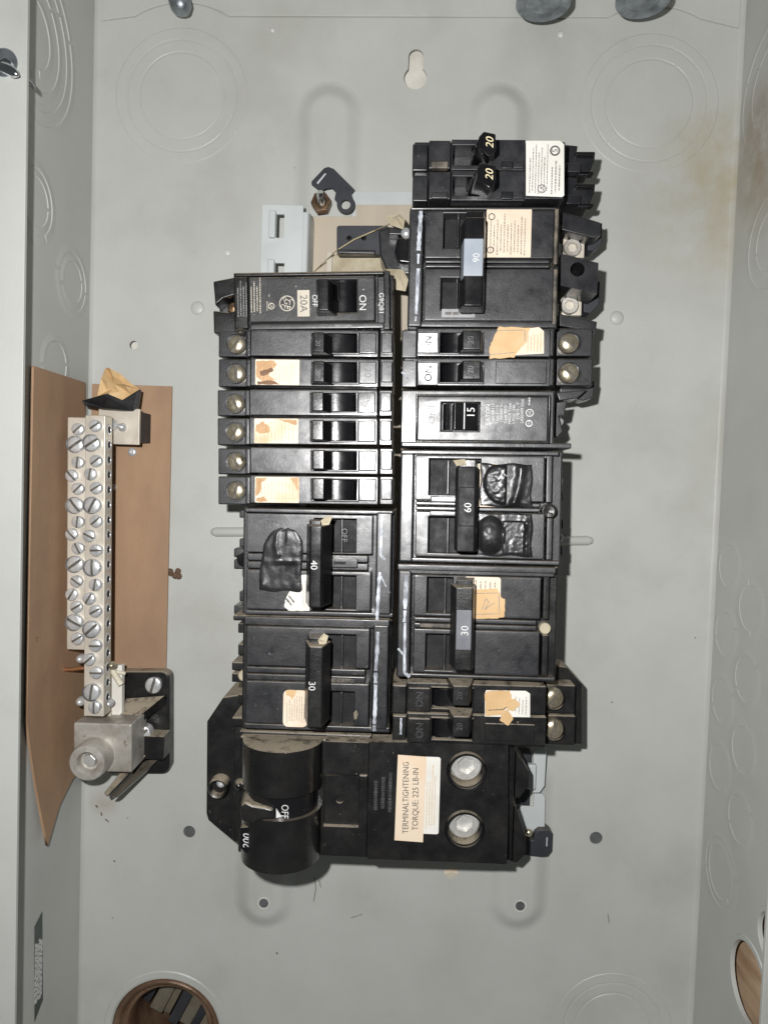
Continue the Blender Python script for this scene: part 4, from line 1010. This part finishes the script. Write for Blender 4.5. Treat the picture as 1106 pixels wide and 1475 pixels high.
# --- GE 20A breaker (top left)
t = T('single_breaker', 'single breaker with beige tag 20A and round monogram at top of left column', 'breaker', 445, 432, 30, -.006)
GE = t
t.box('case', (337, 391, 562, 476), 32, 72, 'black_dusty', .7)
t.plate('cover', (359, 398, 540, 463), [(457, 403, 514, 450)], 66, 78, 'grey_face', .7)
t.box('top_rail', (338, 392, 553, 397), 66, 76, 'black_dusty', .6); t.box('front_rail', (360, 465, 553, 474), 66, 75, 'black_face', .6)
t.box('side_shoulder', (338, 399, 357, 473), 66, 75.5, 'black_dusty', .6)
t.box('number_strip', (544, 398, 554, 466), 66, 74.5, 'black_face', .5)
t.box('end_step', (556, 396, 566, 474), 40, 66, 'black_face', .6)
window_drum(t, (470, 403, 514, 450), 76)
toggle(t, 401, 447, (456, 458, 473, 494), 89)
t.box('toggle_rib', (486, 406, 488, 430), 78, 82, 'black_gloss', .2)
tg_ = t.sheet('tag', (428.5, 418, 446, 456), 78.05, 'label_beige', .2)
t.text('20A', 437, 437, 78.25, 10.5, -90, 'ink_dark', tg_)
t.text('OFF', 453, 433, 78.05, 7, -90, 'white_print'); t.text('ON', 522, 436, 78.05, 10, -90, 'white_print')
t.text('·', 523, 417, 78.05, 8, -90, 'white_print')
t.text('G9Q81', 549, 437, 74.55, 7, -90, 'white_print')
u, v = t.L(413.5, 437, 78.1)
t.part('monogram', MB().ring([(2.95, t.z(78.05)), (2.95, t.z(78.12)), (3.35, t.z(78.12)), (3.35, t.z(78.05))], u, v, 34), 'label_beige')
for k in range(4):
    a_ = k * PI / 2 + .5; t.part('monogram', MB().ring([(.5, t.z(78.05)), (.5, t.z(78.1)), (.75, t.z(78.1)), (.75, t.z(78.05))], u + 2.15 * math.cos(a_), v + 2.15 * math.sin(a_), 12, 0, 4.2), 'label_beige')
t.text('GE', 413.5, 437, 78.07, 8.5, -90, 'label_beige', name='monogram', ital=.25)
u, v = t.L(391, 441, 78.1); t.part('mark', MB().ring([(1.1, t.z(78.05)), (1.1, t.z(78.11)), (1.42, t.z(78.11)), (1.42, t.z(78.05))], u, v, 22), 'label_beige')
t.text('UL', 391, 441, 78.06, 4.5, -90, 'label_beige', name='mark'); t.fine((383, 434, 387, 448), 78.06, 1, 'label_beige', None, 'v', .4, .8, 2)
t.fine((341, 402, 357, 458), 75.55, 4, 'dim_print', None, 'v', .4, 1, 3.2); t.fine((360, 400, 377, 452), 78.05, 4, 'label_beige', None, 'v', .36, 1, 3.2)
t.fine((480, 466, 510, 472), 75.05, 1, 'dim_print', None, 'u', .4, 1, 3)
t.poly('terminal_arm', [(307, 405), (338, 399), (342, 424), (322, 430), (310, 440)], 34, 60, 'black_dusty', .8)
t.poly('terminal_arm', [(307, 447), (328, 450), (345, 446), (343, 478), (308, 480)], 34, 60, 'black_dusty', .8)
t.box('terminal_floor', (316, 424, 342, 456), 34, 48, 'black', .5)
u, v = t.L(334, 441, 58); t.part('wire_clamp', MB().lathe([(3.4, t.z(48)), (3.2, t.z(53)), (2.2, t.z(55)), (0, t.z(55.4))], u, v, 20), 'nut', 0, smooth=True)

# --- 40 breaker (left)
t = T('double_breaker', 'left column breaker with wrinkled black tape and handle marked 40', 'breaker', 455, 812, 30, .018)
two_pole(t, (350, 733, 568, 888), (541, 738, 564, 886), [(356, 741, 536, 797), (355, 822, 534, 880)], [(452, 747, 513, 796), (450, 829, 512, 877)], (446, 757, 463, 876), (441, 478), -1)
t.text('40', 452, 814, 96.05, 9.5, -90, 'white_print')
t.text('OFF', 496, 771, 74.2, 8, -90, 'emboss', name='embossed_lettering', depth=.14)
lb_ = t.sheetp('label', [(434, 828), (446, 828), (446, 880), (416, 880), (410, 874), (412, 860), (420, 849), (430, 846)], 78.05, 'label_white')
t.fine((435, 832, 445, 876), 78.25, 3, 'ink', lb_, 'v', .3, .8, 2.4)
t.stroke([(412, 862), (420, 872)], 3, 78.3, 'ink_dark', lb_, 'pen_line', .05); t.stroke([(416, 858), (424, 868)], 2.5, 78.3, 'ink_dark', lb_, 'pen_line', .05)
t.put('tape', tape_mesh(t, (373, 761, 436, 852), 78.3, lambda a, b: .3 * max(0, 1 - ((a - .55) / .6) ** 2 - ((b - .25) / .3) ** 2) ** .6 + .3 * abs(nz(a, b, 7, 4)) + .45 * math.exp(-((a - .25 - .5 * (b - .1)) / .06) ** 2) * (b < .45) + .5 * math.exp(-((a - .6) / .04) ** 2) * max(0, .45 - b) + .5 * math.exp(-((a - .08) / .1) ** 2 - ((b - .9) / .09) ** 2) + .35 * math.exp(-((b - .52) / .03) ** 2) + .5 * abs(nz(a, b, 9, 13)) * max(0, b - .6),
      lf=lambda b: .5 - .42 * min(1, b / .28) ** .5 if b < .28 else .08 * (1 - (b - .28) / .72), rf=lambda b: .75 + .24 * min(1, b / .2) ** .5), label='wrinkled black tape')
t.stroke([(550, 741), (549, 770), (548, 800), (555, 806)], 4.5, 77.05); t.stroke([(547, 824), (545, 850), (543, 884), (543, 893)], 5, 77.05); t.stroke([(548, 828), (556, 845)], 2, 77.05)
t.box('slide', (477, 805, 515, 818), 74, 78.6, 'black_face', .4)
t.box('slide_slot', (480, 809, 498, 813), 78, 78.9, 'hole', 0)
crumple(t, 'paper_bit', [(462, 750), (470, 743), (479, 744), (474, 756), (464, 757)], 92, 'drypaper', .4, 21)
for y0_, y1_ in ((790, 803), (806, 820), (872, 885)): t.box('clip', (337, y0_, 356, y1_), 36, 60, 'black', .6)
t.poly('notch', [(340, 800), (352, 794), (358, 800), (360, 812), (350, 818), (342, 812)], 58, 66, 'black_gloss', .6)
for y0_, y1_ in ((735, 746), (776, 788), (852, 866)): t.box('clip', (345, y0_, 356, y1_), 36, 56, 'black', .5)

# --- 30 breaker (left)
t = T('double_breaker', 'left column breaker with rounded stained label and handle marked 30', 'breaker', 455, 970, 30, .022)
two_pole(t, (349, 890, 563, 1053), (536, 900, 559, 1051), [(355, 904, 532, 961), (354, 983, 531, 1044)], [(455, 914, 512, 963), (452, 996, 510, 1047)], (444, 931, 464, 1049), (439, 476), -1, 'black_dusty', 'black_face', 'black_dusty')
t.text('30', 449, 988, 96.05, 9.5, -90, 'white_print')
t.box('bore', (449, 930.6, 458, 931.4), 92, 95, 'hole', 0)
lb_ = t.sheet('label', (408, 994, 443, 1047), 78.05, 'label_cream', 2.2); t.fine((412, 1002, 440, 1042), 78.25, 8, 'ink', lb_, 'v', .3, .8, 2.4)
t.sheetp('stain', [(412, 994), (428, 994), (425, 1002), (421, 1008), (418, 1003), (413, 1002)], 78.24, 'label_tan', lb_, .03)
t.stroke([(544, 910), (543, 940), (541, 966)], 5.5, 77.05); t.stroke([(541, 969), (541, 984)], 6, 77.05, sub=3); t.stroke([(541, 986), (540, 1020), (539, 1043)], 5.5, 77.05); t.stroke([(539, 1045), (539, 1053)], 6, 77.05)
t.box('slide', (473, 977, 512, 984), 74, 78, 'worn', .4)
crumple(t, 'paper_bit', [(458, 922), (466, 912), (473, 916), (470, 927), (460, 929)], 92, 'drypaper', .4, 22)
t.poly('chip', [(509, 1027), (513, 1023), (516, 1028), (514, 1036), (510, 1037)], 77, 78.6, 'brass', .2)
t.box('top_ledge', (336, 889, 562, 897), 50, 74.5, 'black_dusty', .6)
for y0_, y1_ in ((954, 966), (970, 983), (1034, 1046)): t.box('clip', (334, y0_, 355, y1_), 36, 62, 'black_dusty', .6)
for y0_, y1_ in ((898, 912), (928, 944), (1000, 1014)): t.box('clip', (343, y0_, 355, y1_), 36, 58, 'black_dusty', .5)
u, v = t.L(350, 975, 70); t.part('notch', MB().lathe([(2.6, t.z(60)), (2.6, t.z(68)), (2.1, t.z(68.4)), (0, t.z(68.2))], u, v, 20), 'drypaper', 0, smooth=True)

# ================================================================= main breaker
t = T('main_breaker', 'large dusty main breaker with curved handle drum marked OFF and 200', 'breaker', 545, 1150, 20, .026)
t.box('case', (344, 1064, 532, 1232), 22, 74, 'black_dusty', 1.0)
t.box('terminal_case', (530, 1064, 733, 1242), 22, 66, 'black_dusty', 1.0)
cu_, _ = t.L(405, 1150, 90)
ul, ur = t.L(347, 1150, 78)[0], t.L(463, 1150, 78)[0]; cu_ = (ul + ur) / 2; rw = (ur - ul) / 2
vt, vs0, vs1, vb = t.L(405, 1086, 94)[1], t.L(405, 1154, 95)[1], t.L(405, 1187, 95)[1], t.L(405, 1262, 94)[1]
def drum(name, v0, v1, k, mat='black_gloss'):
    n = 26; hh = 21 * k; b = t.z(72)
    pr = [(cu_ + rw * k * math.cos(PI * i / n), b + hh * max(0, math.sin(PI * i / n)) ** .85) for i in range(n + 1)]
    t.part(name, MB().prism_v(pr, v0, v1), mat, 0, smooth=True, ang=40)
drum('drum', vs0, vt, 1.0, 'drum'); drum('drum', vb, vs1, 1.0, 'drum_low'); drum('handle_track', vs1 - 1, vs0 + 1, .9, 'black_gloss')
t.part('drum_base', MB().prism([t.L(x, y, 72) for x, y in ((346, 1066), (465, 1066), (465, 1232), (430, 1246), (372, 1246), (345, 1224))], t.z(24), t.z(72)), 'black_dusty', .8)
t.text('OFF', 410, 1169, 91.3, 10, -90, 'white_print', sx=.8)
t.sheetp('pointer', [(398, 1164), (398, 1178), (406, 1176)], 91.1, 'white_print')
t.text('200', 356, 1212, 88.2, 10, 90, 'white_print', ital=.2)
t.poly('rating_plate', [(346, 1192), (366, 1190), (366, 1240), (346, 1222)], 70, 88, 'black_gloss', .5)
t.sheet('edge_line', (364.5, 1194, 365.5, 1240), 88.05, 'dim_print', .05)
t.part('handle', MB().prism([t.L(x, y, 84) for x, y in ((341, 1158), (352, 1148), (364, 1156), (384, 1158), (396, 1162), (396, 1184), (380, 1186), (360, 1192), (343, 1186))], t.z(72), t.z(93), [t.L(x, y, 93) for x, y in ((346, 1162), (354, 1155), (364, 1160), (382, 1163), (394, 1166), (394, 1180), (379, 1181), (360, 1187), (348, 1182))]), 'black_dusty', 1.2)
t.stroke([(410, 1085), (424, 1083)], 1.6, 93.0, 'worn', None, 'scuff', .1)
t.screw(343, 1134, 80, 8, 'dome', 0, 'black_gloss', h=4, name='pin')
t.poly('stop', [(346, 1126), (364, 1140), (362, 1146), (344, 1132)], 72, 82, 'black_dusty', .5)
t.plate('flat', (466, 1069, 529, 1232), [(466.5, 1116, 517, 1191)], 70, 78, 'black_dusty', .6)
t.put('sunk_plate', curve_plate([t.L(x, y, 76) for x, y in ((467, 1117), (516, 1117), (516, 1190), (467, 1190))], [circ(*t.L(489, 1152, 76), 1.9, 20)], t.z(70), t.z(75.6), 'sunk_plate', M['black_dusty']))
t.box('tab', (517, 1117, 529, 1134), 77, 79.5, 'black_dusty', .5)
lug_px = ((671, 1106), (668, 1189))
outer_ = [t.L(x, y, 72) for x, y in ((531, 1067), (731, 1067), (729, 1240), (529, 1234))]
t.put('terminal_cover', curve_plate(outer_, [circ(*t.L(x, y, 72), 7.7, 36) for x, y in lug_px], t.z(66), t.z(74), 'terminal_cover', M['black_dusty']))
for x, y in lug_px:
    u, v = t.L(x, y, 70)
    t.part('lug_rim', MB().ring([(7.6, t.z(73)), (7.6, t.z(75)), (8.4, t.z(75.2)), (9.0, t.z(74.02)), (9, t.z(73))], u, v, 40), 'black_gloss', 0, smooth=True)
    t.part('lug_well', MB().lathe([(7.65, t.z(73.5)), (7.6, t.z(66.4)), (0, t.z(66.4))], u, v, 36), 'alu_bright', 0, smooth=True, ang=30)
    t.screw(x, y - 3, 70.4, 22.5, 'socket', .3, 'alu_bright', h=3.2, name='lug_screw')
lb2 = t.sheet('label', (604, 1090, 633, 1201), 74.05, 'label_white', 1.0); t.fine((609, 1098, 628, 1196), 74.25, 5, 'label_tan', lb2, 'v', .3, .8, 2.6)
lb_ = t.sheetp('torque_label', [(573, 1087), (614, 1090), (609, 1213), (568, 1210)], 74.35, 'label_torque')
t.text('TERMINALTIGHTENING', 584.5, 1149, 74.55, 8.2, 91, 'ink_dark', lb_, sx=.82); t.text('TORQUE: 225 LB-IN', 598.5, 1151, 74.55, 8.2, 91, 'ink_dark', lb_, sx=.87)
t.fine((536, 1108, 567, 1172), 74.05, 3, 'emboss', None, 'v', .5, 1.2, 3.6, name='embossed_print')
t.poly('end_cheek', [(733, 1068), (748, 1090), (762, 1112), (762, 1132), (748, 1150), (733, 1150)], 24, 50, 'black_dusty', .8)
t.poly('end_cheek', [(733, 1160), (742, 1160), (757, 1206), (756, 1232), (744, 1244), (732, 1240)], 24, 50, 'black_dusty', .8)
t.box('end_wall', (731, 1068, 739, 1240), 24, 62, 'black_dusty', .8)
w_ = t.poly('wing', [(322, 1004), (348, 1000), (348, 1212), (338, 1214), (300, 1182), (297, 1172), (298, 1040)], 6, 34, 'black_dusty', 1.0)
t.box('wing_step', (336, 1040, 350, 1212), 30, 56, 'black_dusty', .8)
u, v = t.L(317, 1131, 36); t.part('screw_boss', MB().lathe([(5.2, t.z(30)), (5.2, t.z(40)), (4.6, t.z(41)), (3.8, t.z(40.6)), (3.4, t.z(37)), (0, t.z(37))], u, v, 28), 'black_dusty', 0, smooth=True, ang=40)
t.screw(318, 1129, 39.6, 7, 'phillips', .4, 'steel', h=2.2)
t.box('top_shelf', (345, 1056, 535, 1062), 20, 70, 'black_dusty', .6)

# grey end plate and latch to the right of the main breaker
g = T('end_bracket', 'light grey slotted bracket right of the main breaker', 'bracket', 770, 1120, 1.5)
g.poly('upper_plate', [(768, 1082), (785, 1078), (787, 1080), (784, 1132), (777, 1142), (766, 1142), (768, 1120)], 9, 11, 'rail', .3)
g.poly('lower_plate', [(744, 1166), (752, 1161), (768, 1162), (769, 1143), (782, 1144), (785, 1150), (784, 1200), (752, 1206)], 4, 5.5, 'rail', .3)
g.box('tongue', (760, 1102, 772, 1138), 11, 15, 'rail', .8)
g.box('leg', (745, 1084, 764, 1160), .2, 8, 'matte_black', .4)
lt_ = T('latch_plate', 'black steel latch plate with rounded corner below the grey bracket', 'latch', 780, 1215, 1.5)
pts = [lt_.L(x, y, 9) for x, y in ((755, 1210), (768, 1210), (770, 1200), (776, 1195), (789, 1195), (795, 1200), (794, 1225), (788, 1233), (780, 1234), (752, 1231))]
lt_.part('plate', MB().prism(pts, 0, 8), 'matte_black', .5)
lt_.sheet('slot_mark', (786.5, 1206, 788, 1219), 9.55, 'rail', .1, th=.06)
lt_.screw(762, 1202, 10, 6, 'dome', 0, 'brass', h=2)

# ================================================================= neutral bar, fibre board and lug
fb = T('fibre_board', 'brown fibreboard liner bent up the left wall behind the neutral bar', 'board', 180, 760, base=.6)
u1 = fb.L(244, 760, 1.5)[0]; ucor = fb.U(-HW, 0)[0] + 1.8
vtop, vbot = fb.L(200, 555, 1.5)[1], fb.L(200, 1075, 1.5)[1]
fb.part('back_leaf', MB().box(ucor, u1, vbot, vtop, 0, 1.3), 'fibre', .2)
q = [PU(x, y, -HW + 2) for x, y in ((124, 551), (50, 527), (40, 1040), (64, 1218), (84, 1160), (104, 1122), (122, 1104))]
pv = [(p.z, p.y) for p in q]
def lift(dz, vv):                                       # the lower tail curls away from the wall
    return 1.2 + max(0, (-130 - vv) / 70) ** 2 * 3.5
fo_ = fb.U(0, 0)
outl = []
for a_, b_ in zip(pv, pv[1:] + pv[:1]):
    for k in range(8): outl.append((a_[0] + (b_[0] - a_[0]) * k / 8, a_[1] + (b_[1] - a_[1]) * k / 8))
vs = []; fs = []
n = len(outl)
dmin = min(p[0] for p in outl); dmax = max(p[0] for p in outl)
mb = MB()
me = curve_plate(outl, [], -.6, .6, 'wall_leaf', M['fibre'])
bm = bmesh.new(); bm.from_mesh(me); bmesh.ops.triangulate(bm, faces=[f for f in bm.faces if len(f.verts) > 4])
bmesh.ops.bisect_plane
for cut in range(-250, 120, 8):
    bmesh.ops.bisect_plane(bm, geom=bm.verts[:] + bm.edges[:] + bm.faces[:], plane_co=(0, cut * .001, 0), plane_no=(0, 1, 0))
for v in bm.verts:
    dd, vv, th = v.co.x * 1000, v.co.y * 1000, v.co.z * 1000
    uu = -HW + lift(dd, vv) + th
    v.co = Vector((fo_[0] + uu, fo_[1] + vv, dd - .6)) * .001
bmesh.ops.recalc_face_normals(bm, faces=bm.faces); bm.to_mesh(me); bm.free()
fb.put('wall_leaf', me)
fb.screw(190, 651, 3.0, 6.5, 'phillips', .5, 'steel', h=1.2); fb.screw(163, 702, 2.6, 5, 'dome', 0, 'steel', h=.8)

nb = T('neutral_bar', 'pale metal neutral bar with two rows of slotted screws on the left', 'terminal bar', 130, 810, base=14, m=.022)
nb.box('lower_bar', (97, 601, 124, 936), 24, 36, 'alu_bar', .5)
nb.box('upper_bar', (122, 598, 151, 1032), 31, 40, 'alu_bar', .5)
ru = nb.R((122, 598, 151, 1032), 40); 
for k in range(19):                                     # wire entry holes along the side of the bar
    vv = ru[3] - 3 - (ru[3] - ru[2] - 8) * (k + .5) / 19
    gx = lambda p: (ru[1] + p[2], p[1], -p[0])
    nb.part('wire_entry', MB(gx).ring([(1.7, -.2), (1.9, .25), (2.6, .35), (3.0, .02)], -nb.z(35.5), vv, 18), 'steel', 0, smooth=True)
    nb.part('bore', MB(gx).lathe([(1.75, .1), (0, .1)], -nb.z(35.5), vv, 14), 'hole')
sc_left = [(111, 618, 0), (108, 640, 1), (111, 666, 0), (102, 685, 0), (111, 704, 0), (107, 728, 1), (111, 752, 0), (102, 770, 0), (111, 790, 0), (107, 813, 1),
           (109, 838, 0), (102, 857, 0), (109, 875, 0), (106, 897, 1), (110, 921, 0)]
sc_right = [(136, 613, 0), (131, 638, 1), (137, 664, 0), (129, 683, 0), (137, 703, 0), (132, 728, 1), (137, 751, 0), (127, 772, 0), (137, 793, 0), (132, 818, 1),
            (136, 843, 0), (127, 863, 0), (136, 881, 0), (131, 907, 1), (136, 931, 0), (127, 951, 0), (137, 970, 0), (131, 998, 1), (135, 1020, 0)]
for lst, d in ((sc_left, 39), (sc_right, 43.4)):
    for x, y, big in lst:
        nb.screw(x, y, d + (.4 if big else 0), 11.5 if big else 8.7, 'round', random.choice((.1, .6, .7, 1.1, 1.5, 2.2, 2.6)) + random.uniform(-.15, .15), 'steel', h=3.4, flat=.24)
        if big:
            u, v = nb.L(x, y, d - 2); nb.part('washer', MB().ring([(3.4, nb.z(d - 3.2)), (3.4, nb.z(d - 1.6)), (4.2, nb.z(d - 1.6)), (4.3, nb.z(d - 3.2))], u, v, 26), 'galv', 0, smooth=True)
for x, y in ((113, 951), (113, 1013)): nb.screw(x, y, 34, 7, 'dome', 0, 'steel', h=4)
nb.box('stand_off', (134, 1022, 160, 1058), 20, 26, 'alu_bar', .5)
nb.poly('link', [(150, 960), (176, 958), (176, 1026), (160, 1048), (140, 1048), (140, 1000)], 20, 24, 'label_white', .4)
nb.screw(159, 960, 36, 6, 'dome', 0, 'brass', h=3); nb.screw(155, 1015, 35, 6, 'dome', 0, 'steel', h=4)

br = T('bar_bracket', 'grey sheet bracket with two screws under black tape, top of the neutral bar', 'bracket', 175, 610, base=1.9)
br.box('plate', (142, 588, 201, 640), 20, 22, 'alu_bar', .3)
br.box('leg', (186, 592, 200, 636), .2, 20, 'matte_black', .3)
br.screw(159, 611, 27, 7.5, 'dome', 0, 'steel', h=4); br.screw(174, 615, 25, 6.5, 'dome', 0, 'steel', h=3)
br.part('tape_flap', MB().add([(*br.L(x, y, d), br.z(d)) for x, y, d in ((119, 577, 34), (150, 568, 33), (198, 559, 24), (204, 562, 20), (200, 586, 23), (192, 592, 23), (150, 588, 28), (122, 583, 33),
                                                                       (119, 578, 32), (150, 572, 28), (198, 562, 10), (204, 565, 8), (200, 590, 12), (192, 594, 20), (150, 590, 26), (122, 584, 32))],
                              [(0, 1, 6, 7), (1, 2, 5, 6), (2, 3, 4, 5), (8, 15, 14, 9), (9, 14, 13, 10), (10, 13, 12, 11), (0, 8, 9, 1), (1, 9, 10, 2), (2, 10, 11, 3), (3, 11, 12, 4), (4, 12, 13, 5), (5, 13, 14, 6), (6, 14, 15, 7), (7, 15, 8, 0)]), 'tape')
kp = T('kraft_scrap', 'crumpled tan kraft paper tucked above the neutral bar', 'paper', 168, 555, base=20)
crumple(kp, 'paper', [(140, 571), (146, 545), (151, 529), (160, 531), (172, 538), (188, 552), (199, 560), (188, 568), (176, 576), (158, 568)], 30, 'kraft', 2.2, 8)

cw = T('copper_stub', 'short bare copper wire stub crossing under the neutral bar', 'wire', 105, 964, base=25)
cw.part('wire', MB().tube([(*cw.L(x, y, 29), cw.z(29)) for x, y in ((86, 965), (104, 964), (124, 962), (155, 964))], 1.0, 12), 'copper', 0, smooth=True, ang=50)
ws = T('wire_scrap', 'pale cut wire insulation scrap beside the black lug base', 'scrap', 168, 972, base=26)
ws.part('tube', MB().tube([(*ws.L(x, y, 28), ws.z(28)) for x, y in ((160, 960), (166, 972), (175, 986))], 1.6, 12), 'ivory', 0, smooth=True, ang=50)
ws.part('tail', MB().tube([(*ws.L(x, y, 27), ws.z(27)) for x, y in ((150, 965), (166, 967), (181, 970))], .9, 8), 'ivory', 0, smooth=True)

lg = T('lug_base', 'black moulded lug base with sloping ribs and two screws, lower left', 'base', 205, 1050, base=2.0)
pts = [lg.L(x, y, 8) for x, y in rrect(152, 246, 966, 1112, 11)]
lg.part('plate', MB().prism(pts, 0, 8), 'black_dusty', .8)
def slab(t, name, P4, th, mat, bevel=.5):               # quad given by (x,y,d) with thickness down
    a_ = [(*t.L(x, y, d), t.z(d)) for x, y, d in P4]; b_ = [(x, y - th * .3, z - th) for x, y, z in a_]
    return t.part(name, MB().add(a_ + b_, [(0, 1, 2, 3), (7, 6, 5, 4), (0, 4, 5, 1), (1, 5, 6, 2), (2, 6, 7, 3), (3, 7, 4, 0)]), mat, bevel)
lg.part('rib', MB().add([(*lg.L(x, y, d), lg.z(d)) for x, y, d in ((152, 1060, 34), (160, 1050, 34), (238, 1004, 10), (240, 1000, 10), (158, 1074, 34), (166, 1066, 34), (240, 1014, 10),
                        (152, 1060, 4), (160, 1050, 4), (240, 1000, 4), (240, 1014, 4), (158, 1074, 4))],
                        [(0, 1, 2, 6, 5, 4), (1, 3, 2), (2, 3, 6), (7, 8, 1, 0), (8, 9, 3, 1), (9, 10, 6, 3), (10, 11, 4, 5, 6), (11, 7, 0, 4), (7, 11, 10, 9, 8)]), 'black_dusty')
slab(lg, 'rib_top', [(155, 1056, 35), (182, 1006, 12), (238, 1002, 12), (165, 1062, 35)], 3, 'black_dusty')
slab(lg, 'rib_top', [(150, 1142, 36), (196, 1084, 14), (238, 1060, 12), (154, 1148, 36)], 4, 'black_dusty')
slab(lg, 'rib_top', [(158, 1150, 34), (206, 1098, 12), (240, 1084, 9), (166, 1150, 32)], 5, 'black')
lg.box('cross_wall', (196, 1060, 236, 1094), 9, 20, 'black_dusty', .6)
lg.screw(220, 988, 12.5, 11.5, 'round', 1.3, 'steel', h=3, flat=.2); lg.screw(204, 1059, 20, 12, 'round', .8, 'steel', h=6, flat=.2)
lug = T('neutral_lug', 'dull aluminium neutral lug with big round socket screw', 'lug', 135, 1085, base=14, m=.02)
lug.box('block', (106, 1042, 190, 1112), 16, 38, 'alu', 1.0)
u, v = lug.L(127, 1098, 47); 
lug.part('collar', MB().lathe([(9.6, lug.z(30)), (9.3, lug.z(46.4)), (8.6, lug.z(48)), (5.6, lug.z(48.4)), (5.0, lug.z(47.4)), (4.8, lug.z(43)), (0, lug.z(43))], u, v, 40), 'alu', 0, smooth=True, ang=30)
hexo = [(u + 4.3 * math.cos(PI / 3 * k + .3), v + 4.3 * math.sin(PI / 3 * k + .3)) for k in range(6)]
lug.part('socket', MB().prism(hexo, lug.z(42), lug.z(45.6), [(u + 3.1 * math.cos(PI / 3 * k + .3), v + 3.1 * math.sin(PI / 3 * k + .3)) for k in range(6)]), 'alu_bright', .3)

# small things on the back plate
md = T('mud_nest', 'small lump of dried brown mud right of the fibreboard', 'mud', 250, 827, base=.1)
rnd = random.Random(4); mb = MB()
for k in range(9):
    x, y = 250 + rnd.uniform(-8, 8), 827 + rnd.uniform(-5, 5); u, v = md.L(x, y, 1); r = rnd.uniform(.8, 1.7)
    mb.lathe([(r * 1.3, 0), (r, r * .7), (r * .5, r * 1.1), (0, r * 1.2)], u, v, 8)
md.part('lump', mb, 'mud')
hs = T('bristle', 'two short dark bristles below the main breaker drum', 'bristle', 453, 1282, base=.1)
for pts in (((453, 1264), (455, 1280), (452, 1298)), ((460, 1268), (462, 1278))):
    hs.part('hair', MB().tube([(*hs.L(x, y, .5), .4) for x, y in pts], .17, 6), 'mud', 0, smooth=True)
